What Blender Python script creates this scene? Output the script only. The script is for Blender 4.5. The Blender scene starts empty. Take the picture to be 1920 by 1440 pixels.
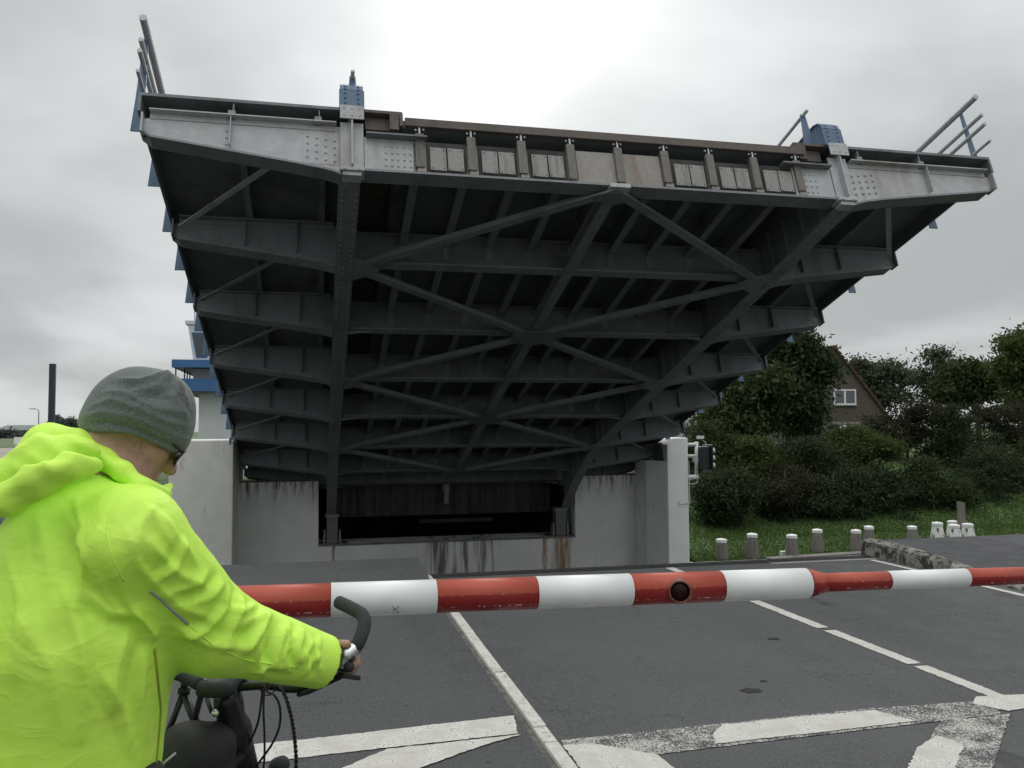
import bpy, bmesh, math, random
import numpy as np
from mathutils import Vector, Matrix
from mathutils.bvhtree import BVHTree
random.seed(7); rng = np.random.default_rng(7)
scn = bpy.context.scene; COL = scn.collection
# ------------------------------------------------------------------ camera
FPX, YAW, PITCH, ROLL, CH = 1586.22, .2242, .0535, .0062, 1.6      # focal length in photo pixels, angles, eye height
cy, sy, cp, sp, cr, sr = math.cos(YAW), math.sin(YAW), math.cos(PITCH), math.sin(PITCH), math.cos(ROLL), math.sin(ROLL)
FW = np.array([sy*cp, cy*cp, sp]); RT0 = np.array([cy, -sy, 0.]); UP0 = np.cross(RT0, FW)
RT = RT0*cr - UP0*sr; UPV = RT0*sr + UP0*cr; EYE = np.array([0, 0, CH])
H0 = np.array([sy, cy, 0.])                                          # horizontal view direction
def ray(x, y): return FW + RT*(x-960)/FPX - UPV*(y-720)/FPX
def atY(x, y, Y): r = ray(x, y); return EYE + r*Y/r[1]
def atX(x, y, X): r = ray(x, y); return EYE + r*X/r[0]
def atZ(x, y, Z=0): r = ray(x, y); return EYE + r*(Z-CH)/r[2]
def atD(x, y, d): return EYE + ray(x, y)*d
cam = bpy.data.cameras.new('camera'); co = bpy.data.objects.new('camera', cam); COL.objects.link(co)
cam.sensor_width = 36; cam.lens = 36*FPX/1920; cam.clip_start = .05; cam.clip_end = 5000
co.matrix_world = Matrix(((RT[0], UPV[0], -FW[0], 0), (RT[1], UPV[1], -FW[1], 0), (RT[2], UPV[2], -FW[2], CH), (0, 0, 0, 1)))
scn.camera = co
# ------------------------------------------------------------------ light
SUN = ray(950, 40); SUN = SUN/np.linalg.norm(SUN)
EL, AZ = math.asin(SUN[2]), math.atan2(SUN[0], SUN[1])
scn.view_settings.view_transform = 'Standard'; scn.view_settings.look = 'None'
scn.view_settings.exposure = 0.46; scn.view_settings.gamma = 1
world = bpy.data.worlds.new('World'); scn.world = world; world.use_nodes = True
nt = world.node_tree; nt.nodes.clear()
def N(t, **k):
    n = nt.nodes.new(t)
    for a, b in k.items():
        if a == 'inp':
            for i, v in b.items(): n.inputs[i].default_value = v
        else: setattr(n, a, b)
    return n
def L(a, b): nt.links.new(a, b)
def math_(op, a, b=None, c=None):
    n = nt.nodes.new('ShaderNodeMath'); n.operation = op
    for i, v in enumerate((a, b, c)):
        if v is None: continue
        if isinstance(v, (int, float)): n.inputs[i].default_value = v
        else: nt.links.new(v, n.inputs[i])
    return n.outputs[0]
tc = N('ShaderNodeTexCoord'); sep = N('ShaderNodeSeparateXYZ'); L(tc.outputs['Generated'], sep.inputs[0])
sky = N('ShaderNodeTexSky', sky_type='NISHITA'); sky.sun_disc = False; sky.sun_elevation = EL; sky.sun_rotation = AZ
zc = math_('MAXIMUM', sep.outputs[2], 0.0)
den = math_('ADD', zc, .28)
cx_ = math_('DIVIDE', sep.outputs[0], den); cy_ = math_('DIVIDE', sep.outputs[1], den)
comb = N('ShaderNodeCombineXYZ'); L(cx_, comb.inputs[0]); L(cy_, comb.inputs[1])
n1 = N('ShaderNodeTexNoise', inp={'Scale': .8, 'Detail': 5., 'Roughness': .48, 'Distortion': .35}); L(comb.outputs[0], n1.inputs['Vector'])
n2 = N('ShaderNodeTexNoise', inp={'Scale': 2.1, 'Detail': 6., 'Roughness': .5, 'Distortion': .3}); L(comb.outputs[0], n2.inputs['Vector'])
cl = math_('ADD', math_('MULTIPLY', n1.outputs[0], .8), math_('MULTIPLY', n2.outputs[0], .2))
mr = N('ShaderNodeMapRange', inp={1: .38, 2: .62, 3: .72, 4: 1.16}); mr.interpolation_type = 'SMOOTHSTEP'; L(cl, mr.inputs[0])
grad = math_('ADD', 1.0, math_('MULTIPLY', math_('POWER', zc, 3.0), 2.4))                   # an overcast sky grows brighter towards the zenith
dotn = N('ShaderNodeVectorMath', operation='DOT_PRODUCT'); L(tc.outputs['Generated'], dotn.inputs[0]); dotn.inputs[1].default_value = tuple(SUN)
dc = math_('MAXIMUM', dotn.outputs['Value'], 0.0)
glow = math_('ADD', math_('MULTIPLY', math_('POWER', dc, 120.), .36), math_('MULTIPLY', math_('POWER', dc, 16.), .07))  # the sun behind thin cloud
val = math_('ADD', math_('MULTIPLY', math_('MULTIPLY', mr.outputs[0], grad), .46), glow)
tint = N('ShaderNodeMix', data_type='RGBA', blend_type='MIX', inp={0: 1.0}); 
cr1 = N('ShaderNodeValToRGB'); cr1.color_ramp.elements[0].color = (.93, .985, 1.0, 1); cr1.color_ramp.elements[1].color = (.985, 1.0, 1.0, 1)
cr1.color_ramp.elements[0].position = .3; cr1.color_ramp.elements[1].position = .8; L(val, cr1.inputs[0])
vm = N('ShaderNodeVectorMath', operation='SCALE'); L(cr1.outputs[0], vm.inputs[0]); L(math_('MULTIPLY', val, 10.), vm.inputs['Scale'])
mixs = N('ShaderNodeMix', data_type='RGBA', inp={0: .985}); L(sky.outputs[0], mixs.inputs[6]); L(vm.outputs[0], mixs.inputs[7])
bg = N('ShaderNodeBackground', inp={1: .1}); L(mixs.outputs[2], bg.inputs[0])
wo = N('ShaderNodeOutputWorld'); L(bg.outputs[0], wo.inputs[0])
sl = bpy.data.lights.new('sun', 'SUN'); sl.energy = .9; sl.angle = math.radians(35); sl.color = (1, .97, .93)
so = bpy.data.objects.new('sun', sl); COL.objects.link(so); so.rotation_euler = Vector(-SUN).to_track_quat('-Z', 'Y').to_euler(); so.location = (0, 0, 40)
# ------------------------------------------------------------------ materials
MATS = {}
class MT:
    """small wrapper for building procedural materials"""
    def __init__(s, name):
        s.m = bpy.data.materials.new(name); s.m.use_nodes = True; s.t = s.m.node_tree; s.b = s.t.nodes['Principled BSDF']
        s.tc = s.t.nodes.new('ShaderNodeTexCoord'); s.obj = s.tc.outputs['Object']; MATS[name] = s.m
        g = s.t.nodes.new('ShaderNodeNewGeometry'); s.geo = g; s.pos = g.outputs['Position']
    def set(s, i, v):
        if isinstance(v, (int, float)): s.b.inputs[i].default_value = v
        elif isinstance(v, tuple): s.b.inputs[i].default_value = v if len(v) == 4 or i == 'Subsurface Radius' else (*v, 1)
        else: s.t.links.new(v, s.b.inputs[i])
    def noise(s, scale, detail=4, rough=.55, vec=None, stretch=None, dist=0.):
        n = s.t.nodes.new('ShaderNodeTexNoise'); n.inputs['Scale'].default_value = scale; n.inputs['Detail'].default_value = detail
        n.inputs['Roughness'].default_value = rough; n.inputs['Distortion'].default_value = dist
        v = vec or s.obj
        if stretch:
            mp = s.t.nodes.new('ShaderNodeMapping'); mp.inputs['Scale'].default_value = stretch; s.t.links.new(v, mp.inputs[0]); v = mp.outputs[0]
        s.t.links.new(v, n.inputs['Vector']); return n.outputs[0]
    def ramp(s, fac, a, b, lo=0., hi=1., smooth=True):
        n = s.t.nodes.new('ShaderNodeMapRange'); n.inputs[1].default_value = a; n.inputs[2].default_value = b; n.inputs[3].default_value = lo; n.inputs[4].default_value = hi
        if smooth: n.interpolation_type = 'SMOOTHSTEP'
        s.t.links.new(fac, n.inputs[0]); return n.outputs[0]
    def mix(s, fac, a, b, mode='MIX'):
        n = s.t.nodes.new('ShaderNodeMix'); n.data_type = 'RGBA'; n.blend_type = mode
        for i, v in ((0, fac), (6, a), (7, b)):
            if isinstance(v, (int, float)): n.inputs[i].default_value = v
            elif isinstance(v, tuple): n.inputs[i].default_value = v if len(v) == 4 else (*v, 1)
            else: s.t.links.new(v, n.inputs[i])
        return n.outputs[2]
    def math(s, op, a, b=0., c=None):
        n = s.t.nodes.new('ShaderNodeMath'); n.operation = op
        for i, v in enumerate((a, b, c)):
            if v is None: continue
            if isinstance(v, (int, float)): n.inputs[i].default_value = v
            else: s.t.links.new(v, n.inputs[i])
        return n.outputs[0]
    def xyz(s, vec=None):
        n = s.t.nodes.new('ShaderNodeSeparateXYZ'); s.t.links.new(vec or s.obj, n.inputs[0]); return n.outputs
    def bump(s, h, strength=.3, dist=.01):
        n = s.t.nodes.new('ShaderNodeBump'); n.inputs['Strength'].default_value = strength; n.inputs['Distance'].default_value = dist
        s.t.links.new(h, n.inputs['Height']); s.t.links.new(n.outputs[0], s.b.inputs['Normal'])
    def rnd(s): return s.geo.outputs['Random Per Island']
    def orand(s):
        n = s.t.nodes.new('ShaderNodeObjectInfo'); return n.outputs['Random']

def paint(name, c, dirt=(.09, .075, .06), amt=.5, rough=.5, scale=2.2, metal=0, rust=0., streak=(1, 1, .25)):
    t = MT(name); a = t.ramp(t.noise(scale, 6, .62, stretch=streak), .48, .75, 0, amt)
    c2 = t.mix(t.ramp(t.noise(scale*5, 4, .6), .35, .7), tuple(v*.86 for v in c), c)
    col = t.mix(a, c2, dirt)
    if rust:
        r = t.ramp(t.noise(scale*1.7, 7, .68, stretch=streak, dist=.4), .6-.1*rust, .72, 0, rust); col = t.mix(r, col, (.17, .07, .03))
    t.set('Base Color', col); t.set('Roughness', t.ramp(t.noise(scale*8, 3), .3, .7, rough-.1, rough+.15)); t.set('Metallic', metal)
    t.bump(t.noise(60, 3, .6), .12, .002); return t.m
def plain(name, c, rough=.5, metal=0., var=.15, scale=8, bump=.0):
    t = MT(name); t.set('Base Color', t.mix(t.ramp(t.noise(scale, 4), .3, .7), tuple(v*(1-var) for v in c), tuple(min(1, v*(1+var*.5)) for v in c)))
    t.set('Roughness', rough); t.set('Metallic', metal)
    if bump: t.bump(t.noise(scale*12, 3), bump, .002)
    return t.m
# asphalt
def asphalt(name, base, tone=1.0, dust=(.105, .10, .09)):
    t = MT(name); p = t.pos
    big = t.noise(.55, 5, .6, p); mid = t.noise(3.5, 5, .65, p)
    vo = t.t.nodes.new('ShaderNodeTexVoronoi'); vo.inputs['Scale'].default_value = 150; t.t.links.new(p, vo.inputs['Vector'])
    c = t.mix(t.ramp(big, .35, .68), tuple(v*.85 for v in base), tuple(v*1.18 for v in base))
    c = t.mix(t.ramp(mid, .52, .75, 0, .35), c, dust)
    c = t.mix(t.ramp(vo.outputs['Color'], .30, .95, 0, .6), c, tuple(v*2.4 for v in base))
    c = t.mix(t.ramp(t.noise(95, 2, .5, p), .66, .72, 0, .8), c, (.22, .215, .205))
    c = t.mix(t.ramp(t.noise(2.6, 3, .5, p, stretch=(1, .35, 1)), .68, .75, 0, .7), c, (.02, .02, .02))
    c = t.mix(t.ramp(t.noise(1.1, 3, .5, p, (1.6, .10, 1)), .35, .65, 0, .42), c, tuple(v*1.55 for v in base))          # tyre-polished tracks
    c = t.mix(t.ramp(t.noise(13, 4, .6, p), .68, .72, 0, .8), c, (.02, .02, .02))                                       # pits
    ck = t.t.nodes.new('ShaderNodeTexVoronoi'); ck.feature = 'DISTANCE_TO_EDGE'; ck.inputs['Scale'].default_value = .55; nv = t.t.nodes.new('ShaderNodeVectorMath'); nv.operation = 'ADD'; nz = t.t.nodes.new('ShaderNodeTexNoise'); nz.inputs['Scale'].default_value = 2.2; nz.inputs['Detail'].default_value = 6; t.t.links.new(p, nz.inputs['Vector']); t.t.links.new(p, nv.inputs[0]); t.t.links.new(nz.outputs['Color'], nv.inputs[1]); t.t.links.new(nv.outputs[0], ck.inputs['Vector'])
    c = t.mix(t.math('MULTIPLY', t.ramp(ck.outputs['Distance'], .0, .006, 1, 0), t.ramp(t.noise(.9, 2, .5, p), .52, .6, 0, .6)), c, (.018, .018, .018))
    t.set('Base Color', c); t.set('Roughness', t.ramp(mid, .3, .7, .62, .82)); t.set('Specular IOR Level', .4)
    t.bump(t.math('ADD', vo.outputs['Distance'], t.math('MULTIPLY', t.noise(120, 3, .6, p), 1.2)), .55, .004); return t.m
asphalt('asphalt_road', (.062, .064, .065)); asphalt('asphalt_cycle', (.055, .057, .058)); asphalt('asphalt_walk', (.042, .043, .048), dust=(.07, .07, .072))
def roadpaint(name, wear, lo, hi):
    t = MT(name); p = t.pos
    w = t.math('ADD', t.math('MULTIPLY', t.noise(6, 6, .7, p), .4), t.math('MULTIPLY', t.noise(130, 3, .6, p), .6))
    c = t.mix(t.ramp(t.noise(6, 5, .6, p), .35, .7), (.50, .485, .44), (.66, .645, .60))
    c = t.mix(t.ramp(t.noise(40, 4, .7, p), .55, .7, 0, .4), c, (.30, .29, .27))
    c = t.mix(t.ramp(w, lo, hi, 0, wear), c, (.055, .056, .056))
    t.set('Base Color', c); t.set('Roughness', .7); t.bump(t.noise(140, 3, .6, p), .4, .003); return t.m
roadpaint('line_paint', .85, .565, .61); roadpaint('line_paint_worn', 1., .45, .52)
# bridge steel paints; the grey has light and shade painted in as separate tones
paint('steel_light', (.43, .44, .45), (.17, .14, .10), .55, .5, 1.6, rust=.35)
paint('steel_grey', (.21, .225, .242), (.05, .046, .042), .5, .5, 1.4, rust=.25)
paint('steel_dark', (.17, .182, .195), (.03, .028, .026), .6, .6, 1.2, rust=.25)
paint('steel_rust', (.125, .108, .095), (.065, .05, .04), .8, .75, 3, rust=.45)
paint('steel_blue', (.07, .135, .225), (.04, .08, .13), .35, .4, 3)
paint('galvanised', (.42, .43, .44), (.25, .25, .25), .4, .42, 5, metal=.35)
paint('end_web', (.30, .28, .255), (.15, .11, .075), .75, .6, 2.2, rust=.45)
paint('hanger_timber', (.18, .165, .15), (.10, .08, .06), .6, .75, 3, streak=(3, 3, .3))
paint('plate_pale', (.27, .262, .25), (.09, .08, .07), .95, .5, 4, rust=.15, streak=(2.5, 1, .2))
paint('white_metal', (.72, .73, .73), (.5, .49, .45), .3, .45, 4)
paint('black_metal', (.018, .019, .022), (.03, .03, .03), .4, .45, 4)
# white concrete of the abutment, with grey rain streaks, algae and rust runs under the bearings
t = MT('white_concrete'); p = t.pos; X, Y, Z = t.xyz(p)
base = t.mix(t.ramp(t.noise(1.3, 6, .6, p), .3, .7), (.74, .74, .71), (.82, .82, .80))
st = t.ramp(t.noise(1.6, 6, .65, p, (2.2, 1, .13)), .54, .76, 0, .4); base = t.mix(st, base, (.36, .36, .32))
top = t.ramp(t.math('ADD', Z, t.math('MULTIPLY', t.math('SUBTRACT', t.noise(1.7, 3, .6, p, (3, 3, .05)), .5), 1.6)), -.7, .25, 0, 1); dk = t.math('MULTIPLY', t.ramp(t.noise(3.2, 7, .7, p, (2.4, 2.4, .3)), .42, .62), top); base = t.mix(t.math('MULTIPLY', dk, t.ramp(Z, .3, .2)), base, (.07, .068, .055))
low = t.math('MULTIPLY', t.ramp(Z, -1.74, -1.80), t.math('MULTIPLY', t.ramp(X, 3.0, 3.5), t.ramp(X, 5.6, 5.2)))
base = t.mix(t.math('MULTIPLY', low, t.ramp(t.noise(2.2, 5, .6, p, (2.2, 1, .12)), .44, .6, 0, .85)), base, (.06, .058, .05))
for x0, w in ((7.5, .42), (.42, .07), (6.95, .1)):
    d = t.math('ABSOLUTE', t.math('SUBTRACT', t.math('ADD', X, t.math('MULTIPLY', t.noise(3, 4, .6, p, (1, 1, .3)), .3)), x0+.15))
    m = t.math('MULTIPLY', t.ramp(d, w*.3, w), t.ramp(Z, -1.74, -1.82)); m = t.math('MULTIPLY', t.math('SUBTRACT', 1., t.ramp(d, w*.3, w)), t.ramp(Z, -1.74, -1.82))
    base = t.mix(t.math('MULTIPLY', m, t.ramp(t.noise(9, 5, .7, p, (2, 1, .15)), .3, .6, .25, .9)), base, (.25, .13, .05))
t.set('Base Color', base); t.set('Roughness', .8); t.bump(t.noise(14, 6, .65, p), .35, .012)
t = MT('white_plaster'); p = t.pos; base = t.mix(t.ramp(t.noise(2.2, 5, .6, p), .3, .7), (.78, .79, .78), (.85, .86, .85))
base = t.mix(t.ramp(t.noise(2.5, 6, .7, p, (2, 2, .35)), .55, .75, 0, .5), base, (.38, .37, .32)); t.set('Base Color', base); t.set('Roughness', .75); t.bump(t.noise(11, 6, .65, p), .3, .012)
t = MT('pier_weathered'); p = t.pos; base = t.mix(t.ramp(t.noise(1.6, 5, .6, p), .3, .7), (.68, .68, .61), (.78, .78, .72))
base = t.mix(t.ramp(t.noise(2.2, 7, .75, p, (2, 2, .5)), .54, .72, 0, .6), base, (.25, .24, .20)); t.set('Base Color', base); t.set('Roughness', .8); t.bump(t.noise(11, 6, .65, p), .35, .012)
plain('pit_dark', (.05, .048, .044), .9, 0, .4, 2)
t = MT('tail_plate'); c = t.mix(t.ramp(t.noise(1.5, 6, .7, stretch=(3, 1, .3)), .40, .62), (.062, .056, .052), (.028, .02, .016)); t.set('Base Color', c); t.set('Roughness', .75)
t = MT('kerb_concrete'); p = t.pos; c = t.mix(t.ramp(t.noise(5, 6, .7, p), .35, .65), (.34, .33, .30), (.17, .165, .15)); c = t.mix(t.ramp(t.noise(7, 7, .75, p), .47, .56, 0, .93), c, (.022, .024, .018))
t.set('Base Color', c); t.set('Roughness', .85); t.bump(t.noise(22, 6, .7, p), .9, .025)
t = MT('kerb_white'); p = t.pos; c = t.mix(t.ramp(t.noise(14, 6, .7, p), .35, .7), (.62, .60, .55), (.48, .465, .42)); c = t.mix(t.ramp(t.noise(30, 6, .75, p), .56, .64, 0, .8), c, (.13, .125, .11))
t.set('Base Color', c); t.set('Roughness', .75); t.bump(t.noise(45, 5, .7, p), .6, .006)
plain('joint_rubber', (.022, .022, .023), .75, 0, .3, 5); plain('concrete_plain', (.26, .26, .25), .85, 0, .25, 4, .4); plain('gutter', (.14, .135, .12), .9, 0, .4, 12, .5)
# barrier paint: red enamel above, crimson reflective sheet on the facing side, chipped along its edges
def boom_red(name, r):
    t = MT(name); X, Y, Z = t.xyz()
    ed = t.math('ADD', Z, t.math('MULTIPLY', t.math('SUBTRACT', t.noise(25, 4, .7), .5), .003))
    c = t.mix(t.ramp(ed, r*.18, r*.2, 0, 1, False), (.26, .016, .017), (.42, .070, .036))
    c = t.mix(t.ramp(t.noise(7, 5, .6, stretch=(.4, 1, 1)), .4, .75, 0, .35), c, (.20, .03, .022))
    near = t.math('MAXIMUM', t.ramp(t.math('ABSOLUTE', t.math('ADD', Z, r*.55)), .004, .001), t.math('MULTIPLY', t.ramp(t.math('ABSOLUTE', t.math('SUBTRACT', Z, r*.17)), .004, .001), .3))
    chip = t.math('MULTIPLY', near, t.ramp(t.noise(75, 3, .6), .58, .62)); c = t.mix(chip, c, (.6, .58, .55))
    big = t.math('MULTIPLY', t.ramp(t.noise(9, 5, .65, stretch=(.5, 1, 1)), .71, .73), .8); c = t.mix(big, c, (.5, .47, .45))
    t.set('Base Color', c); t.set('Roughness', .42); t.set('Specular IOR Level', .4); t.bump(t.noise(40, 4, .6), .08, .002); return t.m
boom_red('boom_red', .0645); boom_red('boom_red_thin', .04)
t = MT('boom_white'); c = t.mix(t.ramp(t.noise(6, 5, .6, stretch=(.5, 1, 1)), .45, .75, 0, .5), (.78, .79, .79), (.60, .60, .57)); t.set('Base Color', c); t.set('Roughness', .4)
plain('lamp_lens', (.022, .004, .006), .3, 0, .3, 30); MATS['lamp_lens'].node_tree.nodes['Principled BSDF'].inputs['Specular IOR Level'].default_value = .25; plain('lamp_rim', (.17, .055, .035), .6, 0, .5, 25)
plain('scribble', (.12, .12, .12), .7)
t = MT('timber_pile'); c = t.mix(t.ramp(t.noise(9, 6, .65, stretch=(2.5, 2.5, .14)), .35, .7), (.19, .175, .16), (.085, .075, .068)); c = t.mix(t.math('MULTIPLY', t.orand(), .35), c, (.24, .22, .20)); t.set('Base Color', c); t.set('Roughness', .85); t.bump(t.noise(14, 5, .6, stretch=(3, 3, .15)), .6, .02)
t = MT('white_pile'); c = t.mix(t.ramp(t.noise(5, 6, .65, stretch=(2, 2, .4)), .54, .62), (.70, .70, .67), (.07, .065, .06)); t.set('Base Color', c); t.set('Roughness', .8)
plain('white_cap', (.74, .75, .74), .6, 0, .12, 6)
# ground
t = MT('grass_ground'); p = t.pos; c = t.mix(t.ramp(t.noise(.7, 6, .6, p), .35, .65), (.048, .088, .024), (.075, .122, .034)); c = t.mix(t.ramp(t.noise(4, 5, .7, p), .55, .7, 0, .5), c, (.085, .085, .035)); t.set('Base Color', c); t.set('Roughness', .95); t.bump(t.noise(9, 5, .7, p), .8, .06)
plain('field', (.085, .125, .04), .95, 0, .25, .05); plain('sand_path', (.30, .27, .22), .95, 0, .2, .2); plain('verge', (.07, .085, .035), .95, 0, .4, 2)
t = MT('water'); t.set('Base Color', (.03, .04, .035)); t.set('Roughness', .12); t.set('IOR', 1.33); t.bump(t.noise(1.6, 4, .55, t.pos, (1, 1.6, 1)), .5, .06)
# buildings
t = MT('brick_brown'); br = t.t.nodes.new('ShaderNodeTexBrick'); br.inputs['Scale'].default_value = 1; br.inputs['Color1'].default_value = (.105, .078, .062, 1); br.inputs['Color2'].default_value = (.075, .058, .047, 1); br.inputs['Mortar'].default_value = (.12, .11, .10, 1)
br.inputs['Brick Width'].default_value = .22; br.inputs['Row Height'].default_value = .065; br.inputs['Mortar Size'].default_value = .008
mp = t.t.nodes.new('ShaderNodeMapping'); mp.inputs['Rotation'].default_value = (math.pi/2, 0, 0); t.t.links.new(t.obj, mp.inputs[0]); t.t.links.new(mp.outputs[0], br.inputs['Vector'])
t.set('Base Color', t.mix(t.ramp(t.noise(.6, 4), .3, .7, 0, .4), br.outputs['Color'], (.085, .072, .06))); t.set('Roughness', .9)
plain('roof_tile', (.11, .055, .042), .85, 0, .35, 3); plain('frame_white', (.74, .75, .76), .5, 0, .06); plain('curtain', (.45, .46, .45), .9)
t = MT('window_glass'); t.set('Base Color', (.05, .06, .07)); t.set('Roughness', .06); t.set('Specular IOR Level', .8)
plain('lintel_grey', (.24, .23, .21), .85); plain('tower_white', (.62, .64, .64), .6, 0, .1, 1.2); plain('tower_blue', (.045, .14, .33), .45, 0, .12, 2); plain('caravan_white', (.6, .62, .62), .4)
plain('mast_grey', (.035, .042, .055), .5, 0, .2); plain('lamp_grey', (.30, .31, .32), .5, .2)
# plants
def leafmat(name, c1, c2, c3=None, trans=.25):
    t = MT(name); r = t.rnd(); c = t.mix(t.ramp(r, 0, 1, 0, 1, False), c1, c2)
    if c3: c = t.mix(t.ramp(t.noise(.55, 3, .5, t.pos), .45, .65), c, c3)
    t.set('Base Color', c); t.set('Roughness', .75); t.set('Specular IOR Level', .1)
    tr = t.t.nodes.new('ShaderNodeBsdfTranslucent'); t.t.links.new(c, tr.inputs[0]); ms = t.t.nodes.new('ShaderNodeMixShader'); ms.inputs[0].default_value = trans
    out = t.t.nodes['Material Output']; t.t.links.new(t.b.outputs[0], ms.inputs[1]); t.t.links.new(tr.outputs[0], ms.inputs[2]); t.t.links.new(ms.outputs[0], out.inputs[0]); return t.m
leafmat('leaf_dark', (.028, .044, .021), (.054, .078, .035)); leafmat('leaf_mid', (.0328, .0515, .0203), (.0640, .0897, .0351)); leafmat('leaf_light', (.0507, .0764, .0234), (.0897, .1170, .0390))
leafmat('leaf_red', (.036, .034, .022), (.060, .056, .036), (.038, .050, .026)); leafmat('leaf_grey', (.058, .076, .048), (.10, .12, .078)); leafmat('grass_blade', (.05, .10, .022), (.095, .15, .042), None, .3); leafmat('leaf_far', (.085, .10, .09), (.11, .13, .115))  # the far foliage is paled, distance haze put into its colour
plain('bark', (.06, .052, .042), .9, 0, .35, 6, .6)
# ------------------------------------------------------------------ mesh helpers
class MB:
    def __init__(s): s.v = []; s.f = []
    def add(s, vs, fs): o = len(s.v); s.v += [tuple(map(float, p)) for p in vs]; s.f += [tuple(i+o for i in f) for f in fs]; return s
    def box(s, x0, x1, y0, y1, z0, z1):
        return s.add([(x0,y0,z0),(x1,y0,z0),(x1,y1,z0),(x0,y1,z0),(x0,y0,z1),(x1,y0,z1),(x1,y1,z1),(x0,y1,z1)], [(0,3,2,1),(4,5,6,7),(0,1,5,4),(1,2,6,5),(2,3,7,6),(3,0,4,7)])
    def hexa(s, b, t): return s.add(list(b)+list(t), [(0,3,2,1),(4,5,6,7),(0,1,5,4),(1,2,6,5),(2,3,7,6),(3,0,4,7)])
    def beam(s, a, b, w, h, up=(0, 0, 1)):
        a, b, up = np.array(a, float), np.array(b, float), np.array(up, float); d = b-a; d /= np.linalg.norm(d)
        sd = np.cross(d, up); sd /= np.linalg.norm(sd); u = np.cross(sd, d); q = [(-w/2, -h/2), (w/2, -h/2), (w/2, h/2), (-w/2, h/2)]
        return s.hexa([a+sd*x+u*y for x, y in q], [b+sd*x+u*y for x, y in q])
    def prism(s, poly, fn, t0, t1):
        n = len(poly); vs = [fn(p[0], p[1], t0) for p in poly]+[fn(p[0], p[1], t1) for p in poly]
        return s.add(vs, [tuple(range(n))[::-1], tuple(range(n, 2*n))]+[(i, (i+1) % n, n+(i+1) % n, n+i) for i in range(n)])
    def tube(s, pts, r, seg=8, caps=True):
        pts = [np.array(p, float) for p in pts]; n = len(pts); rs = r if hasattr(r, '__len__') else [r]*n
        d = [pts[min(i+1, n-1)]-pts[max(i-1, 0)] for i in range(n)]; d = [x/np.linalg.norm(x) for x in d]
        u = np.cross(d[0], (0, 0, 1)); 
        if np.linalg.norm(u) < 1e-3: u = np.cross(d[0], (1, 0, 0))
        u /= np.linalg.norm(u); vs = []
        for i in range(n):
            u = u-d[i]*np.dot(u, d[i]); u /= np.linalg.norm(u); w = np.cross(d[i], u)
            for k in range(seg):
                a = 2*math.pi*k/seg; vs.append(pts[i]+(u*math.cos(a)+w*math.sin(a))*rs[i])
        fs = [(i*seg+k, i*seg+(k+1) % seg, (i+1)*seg+(k+1) % seg, (i+1)*seg+k) for i in range(n-1) for k in range(seg)]
        if caps: fs += [tuple(range(seg))[::-1], tuple(range((n-1)*seg, n*seg))]
        return s.add(vs, fs)
    def dome(s, c, r, nrm, seg=6, flat=.6):
        c, nrm = np.array(c, float), np.array(nrm, float); u = np.cross(nrm, (.3, .9, .2)); u /= np.linalg.norm(u); w = np.cross(nrm, u)
        vs = [c+(u*math.cos(2*math.pi*k/seg)+w*math.sin(2*math.pi*k/seg))*r for k in range(seg)]+[c+nrm*r*flat*.8+(u*math.cos(2*math.pi*k/seg)+w*math.sin(2*math.pi*k/seg))*r*.6 for k in range(seg)]+[c+nrm*r*flat]
        return s.add(vs, [(k, (k+1) % seg, seg+(k+1) % seg, seg+k) for k in range(seg)]+[(seg+k, seg+(k+1) % seg, 2*seg) for k in range(seg)])
    def build(s, name, mat, parent=None, smooth=False, bevel=0., kind=None):
        me = bpy.data.meshes.new(name); me.from_pydata(s.v, [], s.f); me.update()
        return link(name, me, mat, parent, smooth, bevel, kind)
def link(name, me, mat, parent=None, smooth=False, bevel=0., kind=None):
    if mat and not me.materials: me.materials.append(MATS[mat])
    if smooth: me.shade_smooth()
    o = bpy.data.objects.new(name, me); COL.objects.link(o)
    if parent: o.parent = parent
    if bevel: m = o.modifiers.new('b', 'BEVEL'); m.width = bevel; m.segments = 2; m.limit_method = 'ANGLE'
    if kind: o['kind'] = kind
    return o
def thing(name, label, cat, loc=(0, 0, 0), rot=(0, 0, 0), group=None):
    o = bpy.data.objects.new(name, None); COL.objects.link(o); o.location = tuple(loc); o.rotation_euler = rot; o.empty_display_size = .1; return tag(o, label, cat, group)
def tag(o, label, cat, group=None):
    o['label'] = label; o['category'] = cat
    if group: o['group'] = group
    return o
def rel(parent_loc): return lambda p: tuple(np.array(p, float)-np.array(parent_loc, float))
def np_mesh(name, V, F):
    """fast mesh from numpy arrays of verts and equal-sized faces"""
    me = bpy.data.meshes.new(name); n = F.shape[1]; me.vertices.add(len(V)); me.vertices.foreach_set('co', V.astype(np.float32).ravel())
    me.loops.add(F.size); me.loops.foreach_set('vertex_index', F.astype(np.int32).ravel()); me.polygons.add(len(F))
    me.polygons.foreach_set('loop_start', np.arange(0, F.size, n, dtype=np.int32)); me.polygons.foreach_set('loop_total', np.full(len(F), n, dtype=np.int32)); me.update(calc_edges=True); me.validate(); return me
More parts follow.
